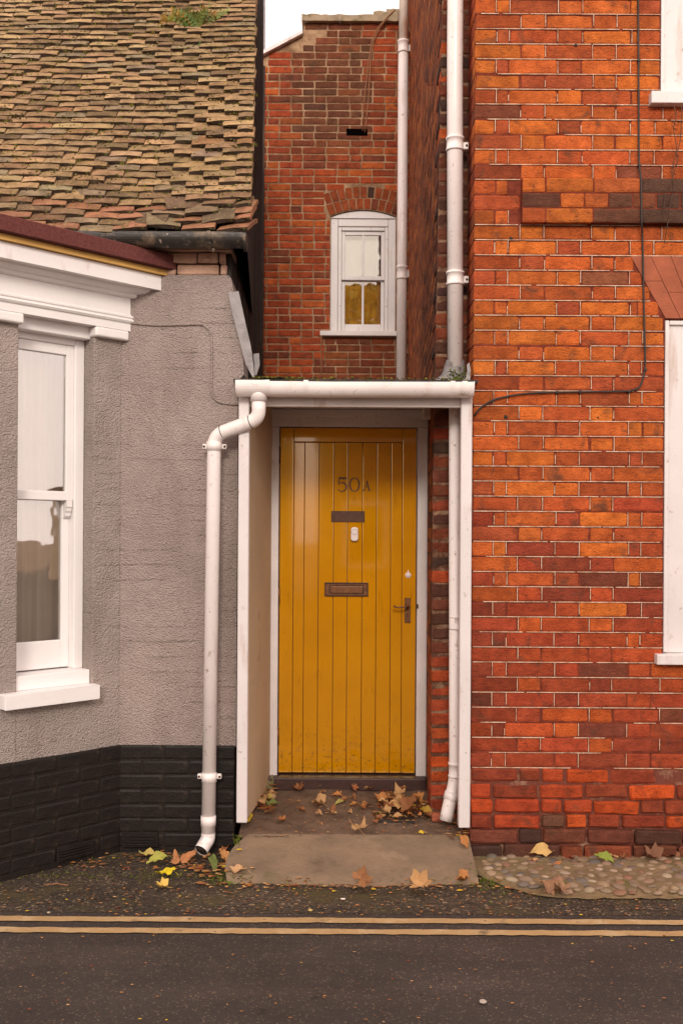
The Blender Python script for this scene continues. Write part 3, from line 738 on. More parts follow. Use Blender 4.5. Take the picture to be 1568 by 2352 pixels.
rbox('sub_sill', .160, .554, -.16, -.018, .856, .925, Wt, bay, .004, xf=bx, jit=.001)
rbox('frame', .160, .212, -.16, -.085, .925, 2.545, Wt, bay, .004, xf=bx); rbox('frame', .545, .60, -.16, -.085, .925, 2.545, Wt, bay, .004, xf=bx)
rbox('frame', .212, .545, -.16, -.086, 2.515, 2.60, Wt, bay, .004, xf=bx)
rbox('frame', .160, .5535, -.10, -.03, 2.546, 2.62, Wt, bay, .004, xf=bx)
for za, zb, k0, rb_, rt_ in ((1.752, 2.515, -.128, .045, .05), (.932, 1.80, -.165, .135, .045)):
    rbox('sash_stile', .212, .252, k0, k0+.032, za, zb, Wt, bay, .003, xf=bx); rbox('sash_stile', .505, .545, k0, k0+.032, za, zb, Wt, bay, .003, xf=bx)
    rbox('sash_rail', .252, .505, k0+.001, k0+.031, za, za+rb_, Wt, bay, .003, xf=bx); rbox('sash_rail', .252, .505, k0+.001, k0+.031, zb-rt_, zb, Wt, bay, .003, xf=bx)
    rbox('pane', .252, .505, k0+.013, k0+.017, za+rb_, zb-rt_, M['glass'], bay, 0, xf=bx)
prof = [(0,0),(0,-.03),(.006,-.035),(.008,-.05),(.016,-.06),(.018,-.075),(.030,-.085)]
V = []; F = []
for u in (.218, .248):
    V += [bx(u, -.128+.034, 1.752)]+[bx(u, -.128-.0+.034-dk, 1.752+dz) for dk, dz in prof]+[bx(u, -.15, 1.752-.085), bx(u, -.15, 1.752)]
n = len(V)//2; F = [list(range(n)), list(range(2*n-1, n-1, -1))]+[[i, (i+1)%n, n+(i+1)%n, n+i] for i in range(n)]
obj('sash_horn', V, F, Wt, bay)
# curtains inside
V, F = [], []; n = 60
for i in range(n+1):
    u = .17+.45*i/n; k = -.215+.018*math.sin(i*1.15)+.01*math.sin(i*.41)
    V += [bx(u, k, .86), bx(u, k+.01*math.sin(i*.3), 2.58)]
    if i: F.append([2*i-2, 2*i, 2*i+1, 2*i-1])
obj('curtain', V, F, M['curtain'], bay, smooth=True)
# entablature swept round the bay
def sweep(name, prof, m, parent, end_cut=True):
    V, F = [], []; n = len(prof)
    for p, z in prof: V.append((C0.x+1.41421*p, WY-.0005, z))
    for p, z in prof: V.append((K.x+.41421*p, K.y-p, z))
    for p, z in prof: V.append((-3.2, K.y-p, z))
    for s in range(2):
        for i in range(n): F.append([s*n+i, s*n+(i+1)%n, (s+1)*n+(i+1)%n, (s+1)*n+i])
    F += [list(range(n-1,-1,-1)), list(range(2*n, 3*n))]
    return obj(name, V, F, m, parent)
ent = thing_part('entablature', gh, bx(.35, 0, 2.6))
sweep('architrave', [(-.09,2.605),(.030,2.605),(.030,2.642),(.038,2.646),(.044,2.655),(.038,2.664),(.033,2.667),(.040,2.672),(.040,2.680),(.032,2.684),(.030,2.69),(-.09,2.69)], Wt, ent)
sweep('frieze', [(-.05,2.6905),(.029,2.6905),(.029,2.768),(-.05,2.768)], Wt, ent)
sweep('cornice', [(-.05,2.7685),(.034,2.7685),(.046,2.772),(.052,2.780),(.052,2.788),(.062,2.789),(.080,2.794),(.094,2.803),(.100,2.812),(.137,2.812),(.137,2.884),(-.05,2.90)], Wt, ent)
for a, b in ((.0, .17), (.545, KU+.01)):
    rbox('pilaster_cap', a-(.02 if a == 0 else 0), b, -.05, .036, 2.556, 2.604, Wt, ent, .012, xf=bx, segs=3)
sweep('batten', [(-.02,2.903),(.0,2.886),(.158,2.8865),(.158,2.913),(-.02,2.918)], M['batten'], gh)
sweep('bay_roof', [(-.05,2.92),(.182,2.9135),(.190,2.918),(.190,2.985),(.176,2.992),(-.05,3.03)], M['felt'], gh)
# cap wedge of the bay roof against the wall, exposed eaves brickwork under the black gutter
ev = thing_part('eaves_brickwork', gh, (-.75, WY, 2.9))
pinkb = basic('limewashed_brick', (.50,.31,.22), .9, .25, 9, ((.22,.12,.08), .55, .72, 14), bump=.006, bscale=40)
for k in range(2):
    x = -1.15
    while x < -.60:
        l = .215 if rnd.random() < .6 else .105; e = min(x+l, -.576-.006*k)
        if e-x > .03: rbox('eaves_brick', x, e-.006, WY-.004-.012*k+rnd.uniform(-.004,.004), WY+.2, 2.892+.056*k, 2.943+.056*k, pinkb, ev, .006, jit=.002)
        x += l
rough_slab('corbel', -1.15, -.555, 5.035, WY+.2, 3.003, 3.030, pinkb, ev, 10, .004)
# black half-round gutter
def half_gutter(name, x0, x1, y, zt, r, m, parent, deep=0, th=.004, seg=14, sagf=None, n=12):
    V, F = [], []
    prof = []
    for k in range(seg+1):
        a = math.pi+math.pi*k/seg; prof.append((r*math.cos(a), r*math.sin(a)-deep))
    if deep: prof = [(-r, 0)]+prof+[(r, 0)]
    inner = [(px*(1-th/r), pz+th*.6) for px, pz in prof][::-1]
    pr = prof+inner; m_ = len(pr)
    for i in range(n+1):
        x = x0+(x1-x0)*i/n; s = sagf(i/n) if sagf else 0
        V += [(x, y+a, zt+b+s) for a, b in pr]
    for i in range(n):
        for k in range(m_): F.append([i*m_+k, i*m_+(k+1)%m_, (i+1)*m_+(k+1)%m_, (i+1)*m_+k][::-1])
    F += [list(range(m_)), list(range(n*m_+m_-1, n*m_-1, -1))]
    return obj(name, V, F, m, parent, smooth=False)
gt = half_gutter('eaves_gutter', -3.2, -.478, 4.945, 3.052, .052, M['iron'], gh, deep=.012, th=.008)
half_gutter('gutter_joint', -.660, -.640, 4.945, 3.054, .058, M['iron'], gt, deep=.012, th=.008, n=1)
V, F = tube_geo([(-.484,4.945,3.03),(-.470,4.945,3.03)], .058, 20); obj('gutter_end', V, F, M['iron'], gt)
tube('gutter_bolt', [(-.632,4.945,2.995),(-.632,4.945,2.968)], .008, M['iron'], gt, 8)
# painted-over cable and lead flashing
tube('painted_cable', bend([P(300,742,WY-.003), P(360,748,WY-.004), P(468,744,WY-.004), P(486,765,WY-.004), P(487,850,WY-.004), P(484,905,WY-.004), P(500,925,WY-.004), P(547,930,WY-.004)], .05), .0055, M['render'], gh, 8)
def ribbon3(name, pts, w, m, parent, th=.004):
    V, F = [], []
    for (p, q) in zip(pts, w):
        p = Vector(p); V += [p+Vector(q)*-.5, p+Vector(q)*.5]
    k = len(V)
    V += [v+Vector((0,th,0)) for v in V[:k]]
    for i in range(len(pts)-1):
        a = 2*i; F += [[a, a+1, a+3, a+2], [k+a+1, k+a, k+a+2, k+a+3], [a, a+2, k+a+2, k+a], [a+3, a+1, k+a+1, k+a+3]]
    return obj(name, V, F, m, parent, smooth=False)
fl = [P(536,670,5.04), P(543,706,5.03), P(552,745,5.025), P(562,785,5.02), P(568,812,5.01), P(573,838,5.0), P(581,866,4.995)]
ribbon3('lead_flashing', fl, [(.050,0,.008),(.054,.01,.008),(.052,.0,.004),(.05,.015,0),(.046,.0,0),(.036,.01,-.004),(.012,0,-.01)], M['lead'], gh)
ribbon3('lead_flashing', [P(588,812,5.22), P(590,838,5.22), P(586,862,5.21)], [(.03,0,.005),(.028,0,0),(.012,0,0)], M['lead'], gh)
# tarred flank boards in the alley
fk = thing_part('flank_wall', gh, (-.57, 6.3, 0))
RSL = R(52); RE = Vector((0, 4.955, 3.062)); tn = math.tan(RSL)
nb = 20
for i in range(nb):
    y0 = 5.10+2.5*i/nb; y1 = 5.10+2.5*(i+1)/nb-.008
    x0 = -.560-.05*(y0-5.1)/2.5+rnd.uniform(-.006,.004); 
    zt = [RE.z+(y-RE.y)*tn-.10 for y in (y0, y1)]
    V = [(x0,y0,0),(x0-.02,y0,0),(x0-.02,y1,0),(x0,y1,0),(x0,y0,zt[0]),(x0-.02,y0,zt[0]),(x0-.02,y1,zt[1]),(x0,y1,zt[1])]
    obj('board', V, [[0,3,7,4],[1,0,4,5],[3,2,6,7],[4,7,6,5],[2,1,5,6]], M['tar'], fk)
rbox('flank_core', -3.2, -.60, WY+.25, 7.6, 0, 2.95, M['tar'], gh, 0)
# roof
RY1 = 7.6
def verge(y): return -.449-.076*(y-4.98)
def roofpt(x, s): return Vector((x, RE.y+s*math.cos(RSL), RE.z+s*math.sin(RSL)))
roof = obj('roof', [(-3.3,4.99,3.03),(-.47,4.99,3.03),(-.66,RY1,3.03+(RY1-4.99)*tn),(-3.3,RY1,3.03+(RY1-4.99)*tn),(-3.3,RY1,3.0),(-.66,RY1,3.0),(-.47,4.97,3.0),(-3.3,4.97,3.0)],
           [[0,1,2,3],[3,2,5,4],[1,6,5,2]], M['tar'], gh)
def tile_geo(w, L, th, cam_l, cam_w, r, chip=.002):
    V, F = [], []; nx, ny = 4, 3
    for lay in (1, 0):
        for j in range(ny+1):
            for i in range(nx+1):
                x = (i/nx-.5)*w; y = L*j/ny
                z = lay*th+cam_l*(1-(2*j/ny-1)**2)-cam_w*(2*i/nx-1)**2
                if j == 0: y += r.uniform(-chip, chip)*1.5; z += r.uniform(-.001,.001)
                if i in (0, nx): x += r.uniform(-chip, chip)*.5
                V.append((x, y, z))
    n = (nx+1)*(ny+1)
    for j in range(ny):
        for i in range(nx):
            a = j*(nx+1)+i; F.append([a, a+1, a+nx+2, a+nx+1]); F.append([n+a+1, n+a, n+a+nx+1, n+a+nx+2])
    for i in range(nx): F.append([i, n+i, n+i+1, i+1])
    for j in range(ny):
        a, b = j*(nx+1), (j+1)*(nx+1); F.append([a, b, n+b, n+a]); a += nx; b += nx; F.append([a, n+a, n+b, b])
    return V, F
tr = random.Random(3)
M['tile_edge'] = basic('grimy_shaded_tile_edge', (.045,.027,.016), .95, .4, 30, [((.09,.09,.02), .55, .7, 25), ((.28,.20,.11), .66, .76, 50)], bump=.006)  # grime and algae, painted darker still to deepen the shadow gaps between courses
tile_v = [tile_geo(.163, .17, (.0160)+.003*tr.random(), .003, .0025, tr, .004) for _ in range(8)]
tile_me = [mk('roof_tile', v, f, M['tile']) for v, f in tile_v]
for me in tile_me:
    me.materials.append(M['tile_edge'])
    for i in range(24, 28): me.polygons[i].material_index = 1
GA = .062; ntile = 0; TV, TF, TC = [], [], []; joints = []
PAL_T = [(4,(.37,.235,.125)),(3,(.31,.195,.105)),(3,(.43,.285,.155)),(1.2,(.21,.135,.075)),(.5,(.34,.18,.09)),(1.0,(.29,.22,.14))]
def wave(x, s):
    t = max(0, min(1, (x+1.05)/.6)); up = .055*t*t*(3-2*t)*max(0, 1-abs(s-.9)/1.6)
    return up+.022*math.sin(x*2.7+s*1.8)+.010*math.sin(x*6.3-s*3.1)
for c in range(0, 58):
    s = -.045+c*GA
    y = RE.y+s*math.cos(RSL); xr = verge(y)
    x = xr-.0825-(.083 if c % 2 else 0)+rnd.uniform(-.008,.008)
    first = c % 2
    xs = [(x, 1.0)] if not first else [(xr-.042, .5), (x-.0, 1.0)]
    while xs[-1][0] > -3.15: xs.append((xs[-1][0]-.1665+rnd.uniform(-.003,.003), 1.0))
    for (xx, sc) in xs:
        p = roofpt(xx, s+rnd.uniform(-.0035,.0035)); p.z += wave(xx, s)
        rx = RSL-R(12.5)+rnd.uniform(-.018,.018); ry = rnd.uniform(-.016,.016)-.10*max(0,min(.35,xx+.95)); rzz = rnd.uniform(-.014,.014)
        cc = pick(PAL_T)
        if c < 4:
            cc = pick([(2,(.34,.16,.09)),(2,(.22,.13,.075)),(1,(.28,.20,.12)),(1,(.17,.11,.07))])
            rzz += rnd.uniform(-.05,.05); ry += rnd.uniform(-.05,.05); rx += rnd.uniform(-.05,.02)
            if xx > -1.1: rzz += rnd.uniform(-.30,.30); rx -= rnd.uniform(-.05,.16); ry += rnd.uniform(-.12,.12); p.z += rnd.uniform(0,.025)
        p += Vector((0, -math.sin(RSL), math.cos(RSL)))*.030
        vis = inview(p, 40); vi = rnd.randrange(8)
        if vis and ntile < 300:
            ntile += 1; o = link('roof_tile', tile_me[vi], roof, p, Euler((rx, ry, rzz), 'YXZ'), (sc*rnd.uniform(.97,1.0), 1, 1)); o.color = rgba(cc)
        else:
            mt = Matrix.Translation(p) @ Euler((rx, ry, rzz), 'YXZ').to_matrix().to_4x4() @ Matrix.Diagonal((sc*.985,1,1,1)); k = len(TV)
            TV += [mt @ Vector(v) for v in tile_v[vi][0]]; TF += [[a+k for a in f] for f in tile_v[vi][1]]; TC += [cc]*len(tile_v[vi][0])
        if vis: joints.append((p.copy(), c))
o = obj('upper_roof_tile_mass', TV, TF, M['tile_s'], roof, cols=TC); o['kind'] = 'stuff'
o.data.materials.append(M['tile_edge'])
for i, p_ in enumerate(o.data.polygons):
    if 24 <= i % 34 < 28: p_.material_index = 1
# moss, lichen crumbs and tiny plants between the tiles
def blob(V, F, C, p, r, c, flat=.6):
    k = len(V); rot = Euler((rnd.random()*6, rnd.random()*6, rnd.random()*6)).to_matrix()
    for q in ((1,0,0),(-1,0,0),(0,1,0),(0,-1,0),(0,0,1),(0,0,-1)):
        v = rot @ Vector(q); v = Vector((v.x, v.y, v.z*flat))*r*rnd.uniform(.7,1.3); V.append(p+v); C.append(c)
    for f in ((0,2,4),(2,1,4),(1,3,4),(3,0,4),(2,0,5),(1,2,5),(3,1,5),(0,3,5)): F.append([k+a for a in f])
RT = RSL-R(12.5); TS = Vector((0, math.cos(RT), math.sin(RT))); TN = Vector((0, -math.sin(RT), math.cos(RT)))
def blade(V, F, C, p, d, w, c):
    k = len(V); s = d.cross(Vector((0,0,1))); s = (s.normalized() if s.length > 1e-4 else Vector((1,0,0)))*w
    V += [p-s, p+s, p+d*.6+s*.6+Vector((0,0,-.0)), p+d]; C += [c]*4; F += [[k, k+1, k+2], [k, k+2, k+3]]
def mosscol():
    return pick([(2.5,(.13,.115,.02)),(2,(.070,.075,.018)),(3,(.11,.065,.032)),(4,(.06,.035,.020)),(1,(.34,.28,.10))])
V, F, C = [], [], []
for p, c in joints:
    dens = 16 if c > 3 else 3
    cl = .5+.5*math.sin(p.x*4+c*.9)
    for _ in range(int(dens*(.5+cl))):
        q = p+Vector((rnd.uniform(-.085,.085), 0, 0))
        foot = rnd.random() < .72
        if p.x+q.x*0 > verge(p.y)-.09 and q.x > verge(p.y)-.01: continue
        if foot: q += TS*-abs(rnd.gauss(0,.010))+TN*rnd.uniform(-.001,.006)
        else: q += TS*rnd.uniform(0,.05)+TN*.019
        blob(V, F, C, q, rnd.uniform(.0025,.0080), mosscol() if foot else pick([(2,(.15,.14,.025)),(1,(.36,.30,.11)),(1,(.22,.17,.06))]))
    if rnd.random() < .30 and c > 3:
        q = p+Vector((rnd.uniform(-.08,.08), -.004, .002))-TS*.006
        for _ in range(rnd.randrange(5, 12)): blade(V, F, C, q+Vector((rnd.gauss(0,.009),0,0)), Vector((rnd.gauss(0,.010), rnd.uniform(-.014,0), rnd.uniform(.008,.024))), .0018, pick([(2,(.26,.27,.04)),(1,(.14,.17,.03)),(1,(.30,.20,.06))]))
o = obj('roof_moss', V, F, M['moss'], roof, cols=C); o['kind'] = 'stuff'

# ================================================================== porch with the yellow door
po = thing('porch', 'white timber porch holding a narrow yellow plank door', 'porch', (.05, 5.3, .1))
lp = rbox('post', -.506, -.454, 4.962, 5.02, .178, 2.30, M['white'], po, .004, jit=.0005); rbox('post', .582, .637, 4.962, 5.02, .160, 2.30, M['white'], po, .004, jit=.0005)
rbox('fascia', -.506, .637, 4.984, 5.012, 2.222, 2.335, M['white_dirty'], po, .003)
pr_ = obj('roof', [(-.53,4.93,2.338),(.66,4.93,2.338),(.80,10.15,2.50),(-.86,10.15,2.50),(-.53,4.93,2.350),(.66,4.93,2.350),(.80,10.15,2.512),(-.86,10.15,2.512)],
          [[0,3,2,1],[4,5,6,7],[0,1,5,4],[1,2,6,5],[2,3,7,6],[3,0,4,7]], M['roof_felt'], po)
rbox('soffit', -.50, .63, 5.013, 5.77, 2.305, 2.330, M['white'], po, 0)
g2 = half_gutter('gutter', -.508, .628, 4.918, 2.330, .052, M['pvc'], po, deep=.016, th=.004, n=20, sagf=lambda t: -.004+.006*abs(t-.4))
for x in (-.36, -.175, .53):
    half_gutter('gutter_bracket', x-.011, x+.011, 4.918, 2.333, .0565, M['pvc'], g2, deep=.016, th=.004, n=1)
half_gutter('gutter_union', .575, .60, 4.918, 2.333, .0565, M['pvc'], g2, deep=.016, th=.004, n=1); half_gutter('gutter_union', -.512, -.368, 4.918, 2.332, .0552, M['pvc'], g2, deep=.016, th=.004, n=1)
for x0_, x1_ in ((-.514,-.509),(.6285,.634)):
    pts = [(-.054,0)]+[(.054*math.cos(math.pi+math.pi*k/14), .054*math.sin(math.pi+math.pi*k/14)-.016) for k in range(15)]+[(.054,0)]
    V = [(x, 4.918+a, 2.333+b) for x in (x0_, x1_) for a, b in pts]; n = len(pts)
    obj('gutter_stop', V, [list(range(n)), list(range(2*n-1,n-1,-1))]+[[(i+1)%n, i, n+i, n+(i+1)%n] for i in range(n)], M['pvc'], g2)
# cream rendered cheek on the left
V = [(-.470,5.022,.165),(-.395,5.80,.155),(-.395,5.80,2.306),(-.470,5.022,2.306),(-.503,5.022,.165),(-.503,5.8,.155),(-.503,5.8,2.306),(-.503,5.022,2.306)]
obj('cheek_wall', V, [[0,1,2,3],[0,3,7,4],[1,5,6,2],[5,4,7,6]], M['cream'], po)
DX0, DX1, DZ0, DZ1, DY = -.3537, .4274, .232, 2.202, 5.79
fr = thing_part('door_frame', po, ((DX0+DX1)/2, DY, .17))
rbox('jamb', DX0-.060, DX0-.004, 5.765, 5.87, .17, DZ1+.004, M['white_dirty'], fr, .004, jit=.0006); rbox('jamb', DX1+.004, DX1+.062, 5.765, 5.87, .17, DZ1+.004, M['white_dirty'], fr, .004, jit=.0006)
rbox('head', DX0-.061, DX1+.063, 5.764, 5.87, DZ1+.0045, 2.304, M['white'], fr, .004)
rbox('head_board', DX0-.10, DX1+.075, 5.745, 5.7635, DZ1+.055, 2.303, M['white'], fr, .003)
rbox('bracket_block', DX1+.02, DX1+.075, 5.60, 5.744, 2.245, 2.303, M['white_dirty'], fr, .004)
rbox('threshold', DX0-.075, DX1+.06, 5.70, 5.86, .150, .222, M['threshold'], po, .008, segs=2)
door = thing_part('door', po, ((DX0+DX1)/2, DY, DZ0))
DP = M['door']
gx = [DX0+.001]+[P(v, 1300, DY).x for v in (673,697.5,730.5,765,797,831,863.5,896.5,922.5)]+[DX1-.001]
ztop = P(800, 1016, DY).z
for i in range(len(gx)-1):
    st = i in (0, len(gx)-2)
    rbox('stile' if st else 'plank', gx[i]+.0012, gx[i+1]-.0012, DY+(-.001 if st else .0015+rnd.uniform(0,.0008)), DY+.038, DZ0, DZ1-.001 if st else ztop-.001, DP, door, .0035, segs=2)
rbox('rail', gx[1]+.0005, gx[-2]-.0005, DY-.0005, DY+.038, ztop+.0012, DZ1-.001, DP, door, .003, segs=2)
rbox('backing', DX0+.004, DX1-.004, DY+.020, DY+.045, DZ0+.004, DZ1-.004, M['threshold'], door, 0)
# hinges
for vy in (1045, 1367, 1690):
    p = P(641, vy, DY)
    tube('hinge', [(DX0-.001, DY-.006, p.z-.048), (DX0-.001, DY-.006, p.z+.048)], .0062, M['brass'] if vy > 1100 else M['brass_dark'], door, 10)
# number 50A in raised metal
def strokes(name, polys, m, parent, y, th=.005):
    V, F = [], []
    for q, (pts, ws) in enumerate(polys):
        pts = [Vector((p[0], p[1])) for p in pts]; n = len(pts); k = len(V); yy = y-q*.0005
        closed = (pts[0]-pts[-1]).length < 1e-6
        for i in range(n):
            a = pts[i-1] if i else (pts[-2] if closed else pts[0]); b = pts[i+1] if i < n-1 else (pts[1] if closed else pts[-1])
            t = (b-a).normalized(); nn = Vector((-t.y, t.x))*(ws[i] if isinstance(ws, list) else ws)
            for yv in (yy, y+th):
                for s in (1, -1): V.append((pts[i].x+s*nn.x, yv, pts[i].y+s*nn.y))
        for i in range(n-1):
            a, b = k+4*i, k+4*i+4
            F += [[a, a+1, b+1, b], [a, b, b+2, a+2], [b+1, a+1, a+3, b+3], [a+3, a+2, b+2, b+3]]
        F += [[k+1, k, k+2, k+3], [k+4*n-4, k+4*n-3, k+4*n-1, k+4*n-2]]
    return obj(name, V, F, m, parent)
def glyph(cx, cz, w, h, kind, m, yy, fat):
    fat *= .72
    s = lambda a, b: (cx+a*w, cz+b*h)
    if kind == '5':
        bowl = [s(-.33,.02), s(-.18,.12), s(.05,.15), s(.28,.08), s(.42,-.10), s(.38,-.30), s(.20,-.44), s(-.08,-.49), s(-.32,-.42), s(-.42,-.33)]
        ps = [([s(-.30,.45), s(.44,.45)], .10*h*fat), ([s(-.33,.50), s(-.36,0)], .045*h*fat), (bowl, [.02*h, .04*h*fat, .06*h*fat, .085*h*fat, .09*h*fat, .085*h*fat, .06*h*fat, .045*h*fat, .04*h*fat, .05*h*fat])]
    elif kind == '0':
        pts, ws = [], []
        for i in range(29):
            a = 2*math.pi*i/28; pts.append(s(.43*math.sin(a), .48*math.cos(a))); ws.append((.035+.055*abs(math.sin(a)))*h*fat)
        pts[-1] = pts[0]; ps = [(pts, ws)]
    else:
        ps = [([s(-.36,-.46), s(.02,.5)], .04*h*fat), ([s(.36,-.46), s(-.02,.5)], .085*h*fat), ([s(-.2,-.12), s(.22,-.12)], .035*h*fat), ([s(-.52,-.47), s(-.18,-.47)], .04*h*fat), ([s(.14,-.47), s(.56,-.47)], .04*h*fat)]
    return ps
sc = DY/FPX
for ch, vx0, vx1, vy0, vy1 in (('5', 774, 797, 1097, 1129), ('0', 801, 826, 1097, 1129), ('A', 833, 850, 1104, 1127)):
    a, b = P(vx0, vy1, DY), P(vx1, vy0, DY); cx, cz, w_, h_ = (a.x+b.x)/2, (a.z+b.z)/2, b.x-a.x, b.z-a.z
    d = strokes('house_number', glyph(cx, cz, w_, h_, ch, None, 0, 1.0), M['brass_dark'], door, DY-.005)
    if ch != 'A': strokes('number_face', glyph(cx-.0006, cz+.0006, w_*.99, h_*.99, ch, None, 0, .3), M['brass'], d, DY-.0066, .001)
def dbox(name, v0, v1, v2, v3, y0, y1, m, parent, bev=.002, segs=1):
    a, b = P(v0, v3, DY), P(v1, v2, DY); return rbox(name, a.x, b.x, y0, y1, a.z, b.z, m, parent, bev, segs=segs)
npl = dbox('name_plate', 760, 837, 1174, 1199, DY-.004, DY+.002, M['brass_dark'], door, .001)
for vx in (764, 833):
    for vy in (1178, 1195):
        p = P(vx, vy, DY); tube('screw', [(p.x, DY-.0052, p.z), (p.x, DY-.002, p.z)], .003, M['brass'], npl, 8)
# door bell: rounded plastic body
def capsule(name, x0, x1, z0, z1, y0, y1, r, m, parent, ring=6):
    pts = []
    for cx, cz, a0 in ((x1-r, z1-r, 0), (x0+r, z1-r, 90), (x0+r, z0+r, 180), (x1-r, z0+r, 270)):
        for i in range(ring+1): a = R(a0+90*i/ring); pts.append((cx+r*math.cos(a), cz+r*math.sin(a)))
    n = len(pts); cx, cz = (x0+x1)/2, (z0+z1)/2; V = []; F = []
    for f, y in ((1, y1), (1, y0+.004), (.94, y0+.001), (.84, y0)): V += [(cx+(a-cx)*f, y, cz+(b-cz)*f) for a, b in pts]
    for k in range(3):
        for i in range(n): F.append([k*n+i, k*n+(i+1)%n, (k+1)*n+(i+1)%n, (k+1)*n+i])
    F.append(list(range(3*n, 4*n))); me = obj(name, V, [f[::-1] for f in F], m, parent); return me
a, b = P(805, 1243, DY), P(822, 1211, DY)
bell = capsule('door_bell', a.x, b.x, a.z, b.z, DY-.020, DY+.001, .016, M['bell'], door)
q = P(813.5, 1222, DY); V, F = tube_geo([Vector((q.x+.0165*math.cos(t*2*math.pi/24), DY-.0202, q.z+.0165*math.sin(t*2*math.pi/24))) for t in range(25)], .0006, 5, False); obj('button_ring', V, F, M['cable'], bell)
rbox('button_mark', q.x-.003, q.x+.003, DY-.0208, DY-.0195, q.z-.011, q.z-.0095, M['cable'], bell, 0)
# letter box
lb = dbox('letter_box', 745, 845, 1338, 1369, DY-.005, DY+.002, M['brass'], door, .0015)
dbox('letter_box_rim', 745, 845, 1338, 1341, DY-.0095, DY-.0051, M['brass_dark'], lb, .001); dbox('letter_box_rim', 745, 845, 1366, 1369, DY-.0095, DY-.0051, M['brass_dark'], lb, .001)
dbox('letter_box_rim', 745, 748, 1341.2, 1365.8, DY-.0095, DY-.0051, M['brass_dark'], lb, .001); dbox('letter_box_rim', 842, 845, 1341.2, 1365.8, DY-.0095, DY-.0051, M['brass_dark'], lb, .001)
dbox('slot', 755.5, 834.5, 1344.5, 1363, DY-.0062, DY-.0045, M['void'], lb, 0)
dbox('letter_flap', 757, 833, 1346.5, 1362, DY-.0115, DY-.0063, M['brass'], lb, .003, 2)
# cylinder lock with swing cover
q = P(936.5, 1321, DY)
lk = tube('cylinder_lock', [(q.x, DY+.001, q.z), (q.x, DY-.004, q.z), (q.x, DY-.0045, q.z)], [.0165,.0165,.014], M['bell'], door, 20)
tube('lock_cover', [(q.x, DY-.0046, q.z), (q.x, DY-.010, q.z), (q.x, DY-.012, q.z)], [.0115,.0105,.006], M['bell'], lk, 18)
rbox('cover_tab', q.x-.003, q.x+.003, DY-.006, DY-.0005, q.z+.015, q.z+.029, M['bell'], lk, .001)
# lever handle
hd = dbox('handle_plate', 928, 942, 1373, 1431, DY-.006, DY+.002, M['brass'], door, .002)
for vx in (930.5, 939.5):
    for vy in (1376, 1428):
        p = P(vx, vy, DY); tube('screw', [(p.x, DY-.0068, p.z), (p.x, DY-.004, p.z)], .0022, M['void'], hd, 8)
q = P(935, 1392, DY)
tube('spindle_rose', [(q.x, DY-.004, q.z), (q.x, DY-.020, q.z), (q.x, DY-.024, q.z)], [.013,.011,.009], M['brass'], hd, 16)
yl = DY-.052
tube('lever', bend([(q.x, DY-.02, q.z), (q.x, yl, q.z), (q.x-.03, yl, q.z-.003), (q.x-.06, yl, q.z-.005), (q.x-.075, yl, q.z-.001), (q.x-.082, yl, q.z+.006)], .012), .0052, M['brass'], hd, 10)
k_ = P(934.5, 1413, DY); tube('keyhole', [(k_.x, DY-.0066, k_.z+.004), (k_.x, DY-.004, k_.z+.004)], .0042, M['void'], hd, 12); rbox('keyhole_slot', k_.x-.002, k_.x+.002, DY-.0067, DY-.004, k_.z-.011, k_.z+.002, M['void'], hd, 0)
rbox('latch_keep', DX1+.002, DX1+.012, DY-.03, DY-.012, q.z-.012, q.z+.012, M['brass_dark'], fr, .002)

# ================================================================== drainpipes
def collar(p, r, h, m, parent, ears=None, rims=True):
    p = Vector(p); rr = [r*1.02, r*1.16, r*1.16, r*1.06, r*1.06, r*1.16, r*1.16, r*1.02] if rims else [r*1.02, r*1.10, r*1.10, r*1.02]
    hh = [-.5,-.5,-.36,-.33,.33,.36,.5,.5] if rims else [-.5,-.5,.5,.5]
    c = tube('collar', [p+Vector((0,0,h*t)) for t in hh], rr, m, parent, 20)
    if ears:
        for s in ears:
            rbox('bracket_ear', p.x+min(s*r*.9, s*r*1.75), p.x+max(s*r*.9, s*r*1.75), p.y+r*.3, p.y+r*1.0, p.z-h*.28, p.z+h*.28, m, parent, .006, segs=2)
            tube('bracket_screw', [(p.x+s*r*1.5, p.y+r*.3-.004, p.z), (p.x+s*r*1.5, p.y+r*.35, p.z)], .006, M['wire'], parent, 8)
    return c
# left swan-neck pipe from the porch gutter
dp = thing('drainpipe', 'white plastic drainpipe with swan neck bend on the grey wall', 'drainpipe', (-.645, 4.98, 0))
PYL = 4.985
top = P(594, 905, 4.918); e1 = P(594, 962, 4.93); e2 = P(492, 1000, PYL); e3 = P(478, 1917, PYL)
tube('outlet', [top+Vector((0,0,.03)), top+Vector((0,0,-.035))], .040, M['pvc'], dp, 20)
tube('pipe', bend([top+Vector((0,0,-.03)), e1, e2, e3], .055, 8), .034, M['pvc'], dp, 20)
for t in (.18, .82):
    q = e1.lerp(e2, t); d_ = (e2-e1).normalized()*.004
    tube('joint_seal', [q-d_*.5, q+d_*.5], .0347, M['cable'], dp, 20)
def along(vy): t = (vy-1000)/(1917-1000); return e2.lerp(e3, t)
for vy in (1025, 1785): collar(along(vy), .034, .045, M['pvc'], dp, (-1, 1), rims=False)
c_ = along(1885); collar(c_, .034, .05, M['pvc'], dp, None, rims=False)
b0 = along(1912); 
tube('shoe', bend([b0, b0+Vector((0,0,-.03)), b0+Vector((-.028,-.055,-.072))], .05, 8), .0345, M['pvc'], dp, 20, caps=False)
tube('shoe_mouth', [b0+Vector((-.012,-.026,-.052)), b0+Vector((-.0272,-.0535,-.071))], .031, M['void'], dp, 20, caps=True)
